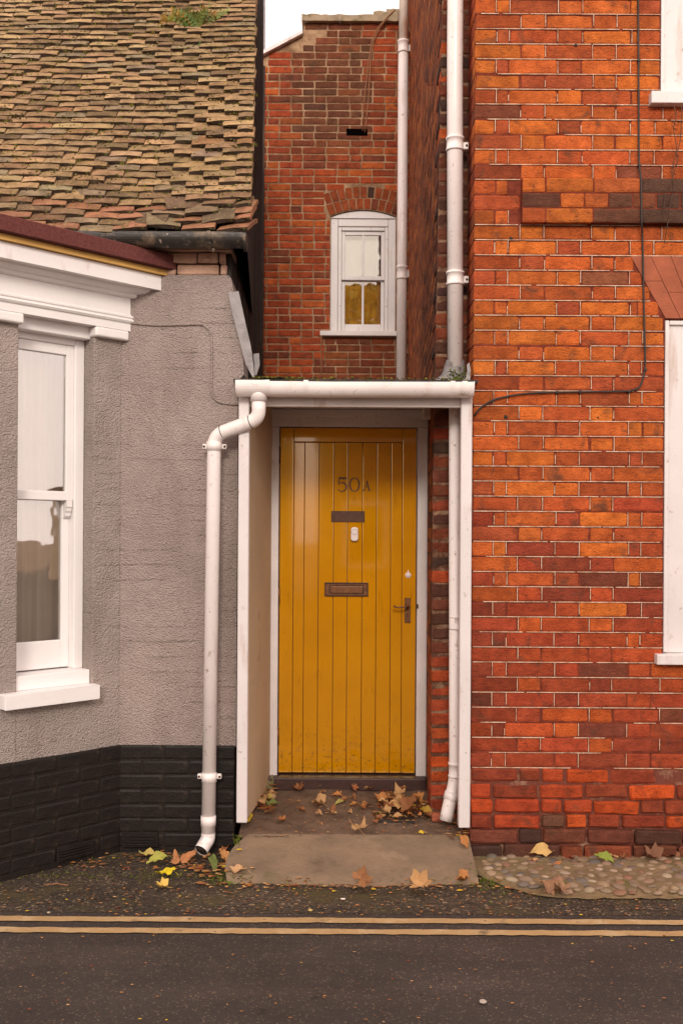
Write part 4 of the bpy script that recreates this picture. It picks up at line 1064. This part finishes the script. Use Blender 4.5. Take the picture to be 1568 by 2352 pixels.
# front pipe in the brick niche
fp = thing('drainpipe', 'tall white drainpipe passing through the porch roof beside the orange brick corner', 'drainpipe', (.58, 5.17, .15))
PYR = 5.18; rr_ = .0405
xt = P(1044, 100, PYR).x; xm_ = P(1045, 800, PYR).x; xb = P(1046, 1700, PYR).x
elb = P(1046, 1790, PYR); foot = P(1030, 1850, 5.15); ft2 = P(1023, 1885, 5.14); ft2.z = max(ft2.z, .135)
tube('pipe', [(xt, PYR, 6.6), (xt, PYR, 4), (xm_, PYR, 2.45)], rr_, M['pvc'], fp, 22)
tube('pipe', bend([(xm_, PYR, 2.449), (xb, PYR, elb.z), foot, ft2], .06, 8), .0335, M['pvc'], fp, 20)
for vy in (332, 640):
    q = P(1044.5, vy, PYR); collar((xt+(xm_-xt)*(4-q.z)/1.55, PYR, q.z), rr_, .068, M['pvc'], fp, (1,))
q = P(1046, 1430, PYR); collar((xb, PYR, q.z), .0335, .07, M['pvc'], fp); q = P(1046, 1768, PYR); collar((xb, PYR, q.z), .0335, .075, M['pvc'], fp)
q = foot.lerp(elb, .35); dd = (elb-foot).normalized(); tube('elbow_collar', [q-dd*.02, q-dd*.02, q+dd*.02, q+dd*.02], [.034,.0385,.0385,.034], M['pvc'], fp, 20)
# rear pipe
rp = thing('drainpipe', 'grey-white downpipe with rusty top on the far brick gable', 'drainpipe', (.58, 10.05, 2.5))
xr_ = P(923.5, 400, 10.06).x
zc1, zc2 = P(924, 108, 10.06).z, P(921, 627, 10.06).z
tube('pipe', [(xr_, 10.06, 2.5), (xr_, 10.06, zc1)], .050, M['pvc'], rp, 18); tube('rusty_pipe', [(xr_+.002, 10.06, zc1), (xr_+.004, 10.06, 8.0)], .047, M['pvc_rust'], rp, 18)
collar((xr_, 10.06, zc1), .050, .12, M['pvc'], rp, (1,)); collar((xr_, 10.06, zc2), .050, .13, M['pvc'], rp, (1,))
# lead slate where the front pipe meets the roof
ls = thing('lead_apron', 'crumpled grey lead sheet around the drainpipe foot on the porch roof', 'flashing', (.55, 5.12, 2.35))
V, F = [], []; n = 26
for j in range(7):
    for i in range(n+1):
        a = 2*math.pi*i/n; t = j/6; r_ = .043+.004*j+.085*max(0, t-.45)**1.3*1.6+rnd.uniform(-.003,.003)*t
        V.append((xm_+r_*math.cos(a)*1.1-.02*t, PYR+min(.075, r_*math.sin(a)*.8), 2.352+.135*(1-t)**1.2+rnd.uniform(-.002,.002)))
for j in range(6):
    for i in range(n): a = j*(n+1)+i; F.append([a, a+1, a+n+2, a+n+1])
obj('lead_collar', V, F, M['lead'], ls, smooth=True)
ribbon3('lead_upstand', [P(1074,835,5.0), P(1076,850,4.99), P(1074,868,4.985), P(1066,884,4.975)], [(.012,0,.012),(.016,0,.004),(.022,.0,.0),(.05,0,0)], M['lead'], ls)

# ================================================================== cables and wires
cb = tube('wall_cable', bend([P(1464,-20,4.992), P(1465,140,4.985), P(1466,380,4.99), P(1471,410,4.955), P(1472,515,4.953), P(1474,540,4.988), P(1478,740,4.988), P(1481,850,4.988), P(1468,893,4.986), P(1440,899,4.985), P(1260,901,4.988), P(1190,905,4.988), P(1130,918,4.988), P(1100,938,4.99), P(1088,955,4.99)], .05), .0048, M['cable'], None, 8)
tag(cb, 'thin black cable running down the orange bricks and across to the porch', 'cable')
for vx, vy in ((1465,140),(1466,380),(1480,850),(1442,899),(1330,900),(1278,901)):
    p = P(vx, vy, 4.99); rbox('cable_clip', p.x-.007, p.x+.007, 4.978, 5.0, p.z-.006, p.z+.006, M['cable'], cb, .002)
def vine(name, pts, label, seed):
    r = random.Random(seed); t = tube(name, bend([p+Vector((r.gauss(0,.004),0,r.gauss(0,.004))) for p in pts], .02, 3), .0022, M['wire'], None, 5)
    for i in range(len(pts)-1):
        if r.random() < .75:
            q = pts[i].lerp(pts[i+1], r.random()); a = r.uniform(-.9,.9)
            tube('barb', [q+Vector((-.018*math.cos(a),-.004,-.018*math.sin(a))), q+Vector((.018*math.cos(a),-.004,.018*math.sin(a)))], .0016, M['wire'], t, 5)
    return tag(t, label, 'wire', 'dangling wires under the upper window')
vine('dangling_wire', [P(x,y,4.95 if not 405 < y < 520 else 4.945) for x, y in ((1548,240),(1551,262),(1545,290),(1549,330),(1552,372),(1541,412),(1528,440),(1525,480),(1521,500))], 'dry twisted wire dangling from the white sill over the brick band', 5)
vine('dangling_wire', [P(x,y,4.945) for x, y in ((1566,238),(1561,285),(1558,330),(1548,362),(1543,395),(1546,430),(1540,458),(1534,500),(1524,560))], 'second dry wire hanging nearest the frame edge below the upper sill', 9)
rc = tube('gable_cable', [P(905,24,10.0), P(890,38,10.12), P(868,62,10.17), P(853,95,10.18), P(846,140,10.18), P(838,210,10.18), P(832,300,10.19)], .006, M['twig'], None, 6)
tag(rc, 'left of two thin brown cables drooping into the gable vent', 'cable')
rc = tube('gable_cable', [P(908,22,10.0), P(893,37,10.11), P(872,62,10.16), P(857,95,10.17), P(850,140,10.17), P(846,220,10.17), P(840,285,10.17), P(837,304,10.19)], .006, M['twig'], None, 6)
tag(rc, 'right of two thin brown cables drooping into the gable vent', 'cable')
t = tube('sill_cable', [P(738,770,10.13), P(737,800,10.18), P(738,840,10.18), P(737,882,10.18)], .006, M['twig'], None, 6); tag(t, 'thin cable hanging from the left end of the arched window sill', 'cable')

# ================================================================== cobbled strip
def cobble_front(x): return 4.44+.0*x+.22*max(0, 1-(x-.70)/.28)**2
V, F = [], []; n = 60
for i in range(n+1):
    x = .64+2.4*i/n; yf_ = cobble_front(x)+rnd.uniform(-.012,.012)
    for j in range(9):
        t = j/8; y = yf_+(5.01-yf_)*t; V.append((x, y, .006+.014*min(1, t*4)+rnd.uniform(0,.003)))
for i in range(n):
    for j in range(8): a = i*9+j; F.append([a, a+9, a+10, a+1])
cobs = obj('cobbles', V, F, M['cobble_bed'], smooth=True); cobs['kind'] = 'structure'
def pebble_me(seed):
    bm = bmesh.new(); bmesh.ops.create_icosphere(bm, subdivisions=2, radius=1); r = random.Random(seed)
    ph = [r.uniform(0,6) for _ in range(4)]
    for v in bm.verts: v.co *= 1+.10*math.sin(v.co.x*2.3+ph[0])+.08*math.sin(v.co.y*2.7+ph[1])
    me = bpy.data.meshes.new('cobble'); bm.to_mesh(me); bm.free(); me.materials.append(M['pebble'])
    for p in me.polygons: p.use_smooth = True
    return me
peb = [pebble_me(i) for i in range(6)]
placed = []
for _ in range(6000):
    x = rnd.uniform(.70, 1.95); y = rnd.uniform(cobble_front(x)+.04, 4.97)
    s = rnd.uniform(.016,.031)
    if all((x-a)**2+((y-b)*1.25)**2 > (s+c_*1.02)**2*1.02 for a, b, c_ in placed):
        if rnd.random() < .12: placed.append((x,y,s*.7)); continue
        placed.append((x, y, s))
        if len(placed) > 260: break
        o = link('cobble', peb[rnd.randrange(6)], cobs, (x, y, .018), (rnd.uniform(-.2,.2), rnd.uniform(-.2,.2), rnd.uniform(-.6,.6)), (s*rnd.uniform(1,1.3), s*rnd.uniform(.75,1), s*rnd.uniform(.35,.6)))
        o.color = rgba(pick([(3,(.34,.235,.15)),(4,(.26,.18,.115)),(2,(.19,.15,.12)),(1,(.13,.11,.095)),(2,(.42,.32,.22)),(1,(.28,.15,.09))]))

# ================================================================== leaves
def leaf_mesh(kind, seed):
    r = random.Random(seed); V, F = [], []
    if kind == 'maple':
        tips = [(0,1.0),(24,.66),(50,.90),(78,.60),(110,.74),(148,.50),(180,.14)]
        out = [(a, q) for a, q in tips]+[(360-a, q) for a, q in tips[-2:0:-1]]
        pts = []
        for i, (a, q) in enumerate(out):
            a2, q2 = out[(i+1) % len(out)]; a2 = a2 if a2 > a else a2+360
            pts.append((a, q)); pts.append(((a+a2)/2, (q+q2)/2*.90+r.uniform(-.07,.07)))
        ring = [(q*math.sin(R(a)), q*math.cos(R(a))) for a, q in pts]
    else:
        ring = []
        for i in range(20):
            a = 2*math.pi*i/20; w = .42*(1-.35*math.cos(a)) if kind == 'ovate' else .33
            ring.append((w*math.sin(a)*(1-.15*abs(math.cos(a))), math.cos(a)*1.0+r.uniform(-.02,.02)))
    c1, c2, c3, ph = r.uniform(.3,.8), r.uniform(-.5,.6), r.uniform(.10,.24), r.uniform(0,6)
    def zf(x, y): return c1*x*x+c2*y*y*.6+c3*math.sin(4*x+ph)*math.cos(3*y+ph)+.04*abs(x)
    V.append((0, 0, zf(0,0)))
    for f in (.5, 1.0):
        for x, y in ring: V.append((x*f, y*f, zf(x*f, y*f)+(.11*r.uniform(-1,1) if f == 1 else .03*r.uniform(-1,1))))
    n = len(ring)
    for i in range(n):
        F.append([0, 1+(i+1)%n, 1+i]); F.append([1+i, 1+(i+1)%n, 1+n+(i+1)%n, 1+n+i])
    zmin = min(v[2] for v in V); V = [(x, y, z-zmin) for x, y, z in V]
    # stalk
    k = len(V); y0 = -.12 if kind == 'maple' else -.95; L = .85 if kind == 'maple' else .35; bendx = r.uniform(-.3,.3)
    for t in (0, .5, 1):
        x = bendx*t*t; y = y0-L*t; z = (.06-zmin*.4)*(1-t)+.02
        V += [(x-.018, y, z), (x+.018, y, z), (x, y, z+.03)]
    for s in range(2):
        for q in range(3): a, b = k+3*s+q, k+3*s+(q+1)%3; F.append([a, b, b+3, a+3])
    return mk('leaf', V, F, M['leaf'], True)
LM = {kd: [leaf_mesh(kd, i*7+1) for i in range(5)] for kd in ('maple','ovate','narrow')}
BR, TAN, YEL, GRN, ORG, RED = (.30,.12,.045), (.52,.30,.13), (.70,.48,.03), (.16,.20,.05), (.48,.20,.06), (.22,.05,.02)
def put_leaf(vx, vy, size, kind, var, rot, c, label, tilt=(0,0), lift=0, up=None):
    p = G(vx, vy); me = LM[kind][var % 5]
    o = link('fallen_leaf', me, None, p+Vector((0,0,.004+lift)), (R(tilt[0]), R(tilt[1]), R(rot)), (size*(1.25 if kind == 'maple' else 1.15), size*(1.25 if kind == 'maple' else 1.15), size*1.7)); o.color = rgba(c); o.rotation_mode = 'ZYX'
    o.location.z += max(0, .55*size*math.sin(R(abs(tilt[0])))-lift*.5)
    return tag(o, label, 'leaf', 'fallen leaves')
leaves = [
 (826,2044,.056,'maple',0,-60,(.34,.15,.06),'curled brown lobed leaf standing on its edge below the concrete ramp',(42,10),.012),
 (958,2050,.060,'maple',3,-100,(.58,.33,.14),'large tan lobed leaf with long stalk on the asphalt by the ramp',(36,-10),.012),
 (824,1915,.050,'maple',2,20,TAN,'pale tan lobed leaf on the top edge of the concrete ramp',(14,0),.004),
 (1062,1945,.036,'ovate',3,20,ORG,'orange oval leaf on the right end of the concrete ramp',(40,10),.01),
 (628,1855,.042,'ovate',0,80,GRN,'dark green leaf on the porch floor at left',(8,0),.0),
 (690,1862,.030,'ovate',2,40,BR,'small rusty leaf beside the dark green leaf in the porch',(5,10),0),
 (735,1852,.044,'maple',4,70,TAN,'pale tan leaf in the middle of the porch floor',(10,5),.002),
 (662,1804,.038,'ovate',1,75,YEL,'yellow leaf just below the left end of the threshold',(12,0),0),
 (684,1818,.036,'maple',3,10,BR,'dark brown leaf under the yellow leaf by the threshold',(10,0),0),
 (741,1806,.026,'ovate',4,95,BR,'small brown leaf against the threshold left of centre',(6,0),0),
 (828,1806,.040,'maple',1,200,YEL,'bright yellow leaf against the middle of the threshold',(18,0),.004),
 (860,1808,.026,'narrow',2,80,GRN,'dark leaf touching the bright yellow leaf at the threshold',(5,0),0),
 (908,1805,.022,'narrow',0,100,YEL,'small yellow leaf against the threshold right of centre',(5,0),0),
 (962,1806,.036,'ovate',2,20,(.50,.30,.03),'mustard leaf leaning at the right door jamb',(45,0),.012),
 (880,1843,.050,'ovate',0,85,ORG,'orange curled leaf at the left of the brown porch pile',(12,8),.002),
 (915,1840,.056,'maple',2,60,TAN,'broad tan leaf on top of the brown porch pile',(14,-6),.010),
 (950,1846,.050,'maple',0,250,ORG,'rust coloured leaf at the right of the porch pile',(10,10),.006),
 (905,1862,.048,'ovate',3,100,(.56,.30,.12),'light brown leaf at the front of the porch pile',(10,0),.004),
 (940,1868,.056,'maple',4,120,BR,'large brown leaf flat beside the dark drain cover',(8,4),.003),
 (975,1872,.044,'ovate',1,40,(.44,.26,.04),'olive yellow leaf near the white pipe foot',(16,0),.003),
 (912,1881,.036,'ovate',2,85,TAN,'oval tan leaf lying on the dark drain cover',(4,0),.003),
 (780,1848,.030,'narrow',1,130,(.42,.36,.10),'small pale green leaf in the centre of the porch',(10,0),0),
 (966,1918,.020,'narrow',3,90,YEL,'tiny yellow leaf at the ramp top on the right',(4,0),0),
 (571,1890,.026,'ovate',0,150,YEL,'yellow leaf at the foot of the left white post',(30,0),.008),
 (340,1968,.044,'ovate',2,70,(.55,.42,.12),'yellow brown leaf lying left of the pipe shoe by the black plinth',(10,0),0),
 (362,1985,.048,'ovate',1,115,(.42,.40,.08),'olive green pointed leaf on the asphalt by the black plinth',(24,0),.004),
 (380,2012,.042,'ovate',4,90,(.78,.60,.02),'bright yellow leaf alone on the asphalt',(10,0),0),
 (376,2042,.032,'maple',3,70,(.78,.52,.12),'small pale yellow lobed leaf nearest the road on the left',(8,0),0),
 (405,1985,.040,'ovate',0,10,(.54,.24,.10),'pointed tan leaf left of the pipe shoe',(35,-10),.006),
 (432,1980,.046,'ovate',2,320,(.56,.24,.10),'broad orange tan leaf touching the pipe shoe',(35,14),.008),
 (468,1972,.032,'ovate',4,60,(.58,.30,.12),'orange leaf inside the pipe mouth',(20,0),.004),
 (490,1995,.044,'ovate',3,200,GRN,'grey green leaf in front of the pipe shoe',(30,0),.01),
 (512,1978,.042,'ovate',1,30,(.55,.26,.09),'orange leaf right of the pipe shoe',(28,20),.012),
 (520,1956,.044,'narrow',2,330,(.40,.16,.06),'narrow brown leaf leaning up behind the pipe shoe',(40,0),.01),
 (548,2008,.040,'ovate',0,80,(.60,.36,.18),'pale tan leaf at the left front corner of the ramp',(8,0),0),
 (1240,1976,.056,'ovate',3,95,(.66,.42,.15),'curled pale yellow leaf on the cobbles',(30,0),.024),
 (1385,1986,.042,'ovate',1,60,(.26,.32,.05),'bright green folded leaf on the cobbles',(30,0),.024),
 (1255,2050,.050,'maple',0,200,(.36,.19,.10),'crumpled brown lobed leaf at the left of the cobble edge',(12,0),.012),
 (1290,2058,.046,'maple',2,60,(.36,.20,.11),'crumpled brown leaf right of another at the cobble edge',(12,5),.010),
 (1065,2030,.036,'maple',4,80,ORG,'small rust leaf at the right front corner of the ramp',(8,0),0),
 (1500,1985,.052,'maple',3,30,(.24,.11,.06),'dark brown leaf on the cobbles near the right edge',(15,0),.024),
 (1545,1975,.050,'maple',1,100,(.28,.12,.06),'brown leaf at the brick base near the right edge',(25,0),.024),
 (1030,1895,.040,'maple',2,50,(.40,.18,.06),'rust leaf caught behind the right white post',(25,0),.01),
 (595,1832,.050,'maple',1,200,(.28,.17,.08),'grey brown leaf on the pile in the left porch corner',(20,10),.012),
 (612,1846,.052,'ovate',4,300,(.38,.25,.12),'pale brown leaf at the front of the left porch corner pile',(18,0),.006),
 (608,1806,.040,'ovate',2,10,(.30,.27,.12),'olive leaf standing at the top of the left porch corner pile',(50,0),.02),
 (620,1812,.040,'ovate',0,350,(.22,.19,.09),'dull green leaf leaning at the left door jamb',(50,10),.016),
]
for a in leaves: put_leaf(*a[:8], *(a[8:]))
for _ in range(34):
    if rnd.random() < .6: vx, vy, lab_ = rnd.gauss(918,34), rnd.gauss(1854,12), 'dry brown leaf in the heap over the drain cover'
    else: vx, vy, lab_ = rnd.uniform(580,622), rnd.uniform(1812,1862), 'dry brown leaf in the heap at the left porch corner'
    o = put_leaf(vx, vy, rnd.uniform(.022,.042), rnd.choice(['maple','ovate','ovate','narrow']), rnd.randrange(5), rnd.uniform(0,360), pick([(3,BR),(3,ORG),(3,TAN),(1,(.46,.34,.08)),(1,RED)]), lab_, (rnd.uniform(-18,35), rnd.uniform(-20,20)), rnd.uniform(.002,.018))
    o['group'] = lab_.replace('dry brown leaf', 'dry leaves')
for i_ in range(44):
    if i_ < 30: vx, vy, lab_ = rnd.uniform(640,1005), rnd.uniform(1806,1900), 'small dry leaf scattered over the porch floor'
    else: vx, vy, lab_ = rnd.uniform(1130,1560), rnd.uniform(1962,2000), 'small dry leaf scattered on the cobbles along the brick base'
    o = put_leaf(vx, vy, rnd.uniform(.012,.030), rnd.choice(['maple','ovate','ovate','narrow']), rnd.randrange(5), rnd.uniform(0,360), pick([(3,BR),(3,ORG),(2,TAN),(1,YEL),(1,RED)]), lab_, (rnd.uniform(-10,30), rnd.uniform(-20,20)), .002 if i_ < 30 else .022)
    o['group'] = lab_.replace('small dry leaf', 'small leaves')
# uncountable litter: crumbs, broken leaves
def crumb(V, F, C, p, s, c):
    k = len(V); n = 5; a0 = rnd.random()*6; tz = rnd.uniform(-.4,.4)
    for i in range(n):
        a = a0+2*math.pi*i/n; r_ = s*rnd.uniform(.5,1.2); V.append(p+Vector((r_*math.cos(a)*1.5, r_*math.sin(a), .003+abs(r_*tz*math.cos(a+1))))); C.append(c)
    F.append(list(range(k, k+n)))
LP = [(3,BR),(3,ORG),(2,TAN),(1,(.20,.08,.04)),(.6,YEL),(1,RED)]
V, F, C = [], [], []
def scatter(n, f, smin, smax, lift=0):
    for _ in range(n):
        vx, vy = f(); p = G(vx, vy); p.z += rnd.uniform(0, lift); crumb(V, F, C, p, rnd.uniform(smin, smax), pick(LP))
scatter(420, lambda: (rnd.uniform(0,1568), rnd.uniform(2030,2105)), .002, .007)
scatter(130, lambda: (rnd.uniform(0,1568), 2150+200*rnd.random()**1.3), .0015, .006)
scatter(90, lambda: (rnd.gauss(490,35), rnd.gauss(2000,18)), .004, .016, .012)
scatter(90, lambda: (rnd.uniform(575,628), rnd.uniform(1800,1872)), .006, .022, .03)
scatter(110, lambda: (rnd.gauss(930,45), rnd.gauss(1858,14)), .004, .016, .01)
scatter(190, lambda: (rnd.uniform(575,1045), rnd.uniform(1830,1925)), .002, .008)
scatter(70, lambda: (rnd.uniform(1025,1085), rnd.uniform(1880,1930)), .004, .014, .01)
scatter(130, lambda: (rnd.uniform(540,1090), rnd.gauss(2034,5)), .003, .011)
scatter(220, lambda: (rnd.uniform(1100,1568), 1956+22*rnd.random()**1.6), .004, .018, .012)
scatter(60, lambda: (rnd.uniform(1090,1250), rnd.uniform(1990,2060)), .003, .011, .01)
scatter(150, lambda: (rnd.uniform(60,460), rnd.uniform(1955,2000)), .003, .012, .006)
o = obj('leaf_litter', V, F, M['litter'], cols=C); tag(o, 'crumbled brown leaf litter strewn over porch floor and pavement', 'leaf litter', kind='stuff')
V, F, C = [], [], []
def mossline(n, f, r0, r1, blades=.4):
    for _ in range(n):
        vx, vy = f(); p = G(vx, vy); blob(V, F, C, p+Vector((0,0,.001)), rnd.uniform(r0,r1), pick([(2,(.10,.12,.02)),(2,(.07,.06,.02)),(1,(.16,.15,.03))]), .5)
        if rnd.random() < blades: blade(V, F, C, p, Vector((rnd.gauss(0,.01), rnd.gauss(0,.008), rnd.uniform(.006,.022))), .0018, pick([(2,(.15,.20,.03)),(1,(.24,.26,.05))]))
mossline(260, lambda: (rnd.uniform(0,540), 2012+rnd.gauss(0,5)-0*1), .002, .006, .2)
mossline(260, lambda: (rnd.gauss(520,30), rnd.gauss(2016,8)), .002, .006, .5)
mossline(420, lambda: (rnd.gauss(1125,22), rnd.gauss(2010,20)), .002, .007, .6)
mossline(150, lambda: (rnd.uniform(540,1090), rnd.gauss(2030,3)), .0015, .004, .3)
mossline(160, lambda: (rnd.uniform(30,420), rnd.gauss(1972,12)), .002, .005, .1)
mossline(160, lambda: (rnd.uniform(1200,1568), rnd.uniform(2035,2075)), .002, .004, .1)
mossline(60, lambda: (rnd.gauss(545,5), rnd.gauss(1935,9)), .002, .005, .8)
o = obj('moss', V, F, M['moss'], cols=C); tag(o, 'green moss along the foot of the walls and pavement edges', 'moss', kind='stuff')
# moss at the back of the porch gutter and around the lead collar
V, F, C = [], [], []
for _ in range(420):
    x = rnd.choice([rnd.uniform(-.44,-.2), rnd.uniform(-.44,-.3), rnd.uniform(-.44,.62)]); p = Vector((x, 4.935+rnd.uniform(-.02,.03), 2.353+rnd.uniform(0,.005)))
    blob(V, F, C, p, rnd.uniform(.003,.009), pick([(2,(.12,.11,.02)),(2,(.03,.03,.015)),(1,(.22,.22,.03))]))
for _ in range(330):
    a = rnd.uniform(-2.6,.3); t = rnd.random(); p = Vector((xm_+(.055+.05*t)*math.cos(a)+.012, PYR+(.05+.04*t)*math.sin(a), 2.358+.09*(1-t)*rnd.random()))
    blob(V, F, C, p, rnd.uniform(.003,.008), pick([(2,(.10,.12,.02)),(2,(.05,.06,.015)),(1,(.2,.22,.04))]))
    if rnd.random() < .4: blade(V, F, C, p, Vector((rnd.gauss(0,.012), -.006, rnd.uniform(.008,.025))), .004, pick([(1,(.16,.22,.03)),(1,(.24,.26,.05))]))
o = obj('gutter_moss', V, F, M['moss'], cols=C); tag(o, 'moss growing along the porch roof edge and round the pipe flashing', 'moss', kind='stuff')
# small things on the ground
dc = rbox('drain_cover', *(lambda a, b: (a.x, b.x, a.y, b.y))(G(862,1888), G(945,1860)), .10, .1325, M['cable'], None, .004); tag(dc, 'small dark square drain cover half under the porch leaves', 'drain cover')
p = G(1005, 1885); bb = rbox('broken_brick', p.x-.03, p.x+.03, p.y, p.y+.05, p.z-.01, p.z+.035, M['soft_brick'], None, .01, jit=.004, segs=2); tag(bb, 'broken red brick piece under the white pipe foot in the porch', 'brick')
p = G(1098, 1900); p.y = 4.975
for i, (vx, vy, L, rz, lab) in enumerate(((130,2035,.11,10,'thin bent twig lying near the black plinth'),(800,2030,.08,14,'dry leaf stalk left of the curled brown leaf'))):
    p = G(vx, vy); t = tube('twig', [p+Vector((-L/2,0,.005)), p+Vector((0,.006,.008)), p+Vector((L/2,-.004,.005))], .0025, M['twig'], None, 6); tag(t, lab, 'twig', 'twigs on the asphalt')
p = G(787, 2067); t = tube('cigarette_end', [p+Vector((-.010,0,.005)), p+Vector((.010,-.001,.005))], .0035, M['bell'], None, 8); tag(t, 'white cigarette end on the asphalt above the yellow lines', 'cigarette end')
for vx, vy, s, c, lab in ((712,2092,.009,(.6,.45,.15),'cream pebble just above the yellow line'), (112,2097,.007,(.55,.42,.28),'pale pebble above the yellow line at far left'), (1108,2303,.012,(.5,.42,.36),'whitish stone chip on the road at right')):
    p = G(vx, vy); o = link('pebble', peb[1], None, p+Vector((0,0,s*.3)), (0,0,1), (s*1.2, s, s*.5)); o.color = rgba(c); tag(o, lab, 'pebble', 'loose pebbles')

# ================================================================== ferns on the roof
def fern(vx, vy, n, h, c, label, seed):
    r = random.Random(seed); s = None
    # meet the roof plane
    d = 6.0
    for _ in range(20):
        p = P(vx, vy, d); zr = RE.z+(d-RE.y)*tn+.03; d += (p.z-zr)*.3
    p = P(vx, vy, d); p.z += .01
    V, F, C = [], [], []
    for i in range(n):
        a = r.uniform(0, 2*math.pi); out = Vector((math.cos(a), math.sin(a)*.6-.35, 0))*r.uniform(.35,.9)*h; hh = h*r.uniform(.6,1)
        q0 = p+Vector((r.gauss(0,.02), 0, 0)); cc = tuple(v*r.uniform(.7,1.2) for v in (c if r.random() < .75 else (.30,.16,.03)))
        N = 9
        for k in range(N):
            t = k/N; pos = q0+out*t*t+Vector((0,0,hh*(t-.35*t*t))); dirv = (out*2*t+Vector((0,0,hh*(1-.7*t)))).normalized(); sd = dirv.cross(Vector((0,-1,.3))).normalized()
            L = h*.22*(1-.75*t)+.004
            for sg in (-1, 1):
                b = len(V); V += [pos-dirv*.004, pos+sd*sg*L*.5+dirv*.010, pos+sd*sg*L+dirv*.006, pos+sd*sg*L*.5-dirv*.006]; C += [cc]*4; F.append([b, b+1, b+2, b+3])
            b = len(V); V += [pos-sd*.0015, pos+sd*.0015, pos+sd*.0015+dirv*hh/N, pos-sd*.0015+dirv*hh/N]; C += [cc]*4; F.append([b,b+1,b+2,b+3])
    o = obj('fern', V, F, M['fern'], cols=C); return tag(o, label, 'fern', 'ferns on the tiled roof')
fern(388, 66, 9, .14, (.26,.19,.03), 'yellowish fern leftmost of those growing on the roof tiles', 1)
fern(415, 62, 8, .13, (.24,.19,.03), 'small fern between the leftmost and the largest on the roof', 6)
fern(448, 80, 22, .21, (.16,.20,.05), 'largest green fern growing on the mossy roof tiles', 2)
fern(492, 66, 10, .16, (.20,.21,.05), 'rightmost fern near the verge of the tiled roof', 3)
fern(452, 118, 6, .06, (.12,.17,.05), 'tiny fern below the largest on the roof tiles', 4)

# ================================================================== beyond the gap: pole and bare tree
pl_ = tube('aerial_pole', [(-1.58, 20, 4), (-1.58, 20, 14)], .02, M['lead'], None, 8); tag(pl_, 'thin grey pole against the white sky in the roof gap', 'pole')
tube('pole_clamp', [(-1.58, 20, 10.05), (-1.58, 20, 10.2)], .05, M['lead'], pl_, 8)
bt = thing('bare_tree', 'bare pale branched tree faint against the sky in the roof gap', 'tree', (-2.2, 26, 0))
tube('trunk', [(-2.2,26,0),(-2.25,26,5),(-2.1,26,10)], [.16,.12,.07], M['bark'], bt, 8)
tr_ = random.Random(11); V, F = [], []
def branch(p, d, L, r, dep):
    q = p+d*L; v, f = tube_geo([p, p.lerp(q,.5)+Vector((tr_.gauss(0,L*.05),0,tr_.gauss(0,L*.05))), q], [r, r*.8, r*.55], 4, False); k = len(V); V.extend(v); F.extend([[a+k for a in x] for x in f])
    if dep:
        for _ in range(3): branch(p.lerp(q, tr_.uniform(.4,1)), (d+Vector((tr_.gauss(0,.45), tr_.gauss(0,.3), tr_.gauss(0.1,.3)))).normalized(), L*tr_.uniform(.55,.8), r*.6, dep-1)
for i in range(7): branch(Vector((-2.15,26,6.5+i*.5)), Vector((tr_.gauss(.1,.6), tr_.gauss(0,.3), 1)).normalized(), 1.9, .03, 3)
obj('crown', V, F, M['bark'], bt)

# ================================================================== across the street (seen in the glass and the gloss paint)
def opp(x0, x1, y, depth, h, wallm, label, seed):
    r = random.Random(seed); t = thing('opposite_house', label, 'house', ((x0+x1)/2, y, 0), 'houses across the street')
    rbox('wall', x0, x1, y-depth, y, 0, h, wallm, t, 0)
    ym = y-depth/2; V = [(x0-.05,y+.25,h-.1),(x1+.05,y+.25,h-.1),(x1+.05,ym,h+1.5),(x0-.05,ym,h+1.5),(x0-.05,y-depth-.25,h-.1),(x1+.05,y-depth-.25,h-.1)]
    rf = obj('roof', V, [[0,3,2,1],[3,4,5,2],[0,4,3],[1,2,5],[0,1,5,4]], M['opp_roof'], t)
    rbox('chimney', x0+.8, x0+1.6, ym-.3, ym+.3, h+.9, h+2.3, M['opp_brick'], rf, .02)
    n = max(1, int((x1-x0)/1.7))
    for i in range(n):
        cx = x0+(i+.5)*(x1-x0)/n
        for z in (.9,):
            w = rbox('window', cx-.45, cx+.45, y+.002, y+.06, z, z+1.35, M['white'], t, .01); rbox('pane', cx-.37, cx+.37, y+.061, y+.066, z+.08, z+1.27, M['void'], w, 0)
    return t
opp(-6.0, -1.25, -9.0, 6, 3.4, M['opp_wall'], 'cream terraced house across the street left of the gap', 1)
opp(-.50, 3.4, -9.0, 6, 3.5, M['opp_brick'], 'brown brick house across the street right of the gap', 2)
opp(27.0, 36.0, 3.4, 6.5, 3.0, M['opp_wall'], 'low cream cottage where the street bends to the right', 3)
gt_ = thing('golden_tree', 'tall golden autumn tree rising behind the houses across the street', 'tree', (1.5, -20, 0))
tube('trunk', [(1.5,-20,0),(1.6,-20,4),(1.5,-20,8)], [.3,.24,.12], M['bark'], gt_, 10)
V, F, C = [], [], []
for _ in range(6500):
    a = rnd.uniform(0,6.28); zc = rnd.uniform(-1,1); r_ = math.sqrt(1-zc*zc)*rnd.uniform(.45,1)**.5*3.4
    p = Vector((1.0+r_*math.cos(a), -20+r_*math.sin(a), 8.4+zc*3.0)); k = len(V); d1 = Vector((rnd.gauss(0,1),rnd.gauss(0,1),rnd.gauss(0,1))).normalized()*.2; d2 = d1.cross(Vector((rnd.random(),rnd.random(),1))).normalized()*.16
    V += [p-d1, p-d2, p+d1, p+d2]; F.append([k,k+1,k+2,k+3]); C += [pick([(2,(.62,.36,.03)),(1,(.48,.22,.02)),(1,(.36,.30,.04))])]*4
obj('crown', V, F, M['gold'], gt_, cols=C)
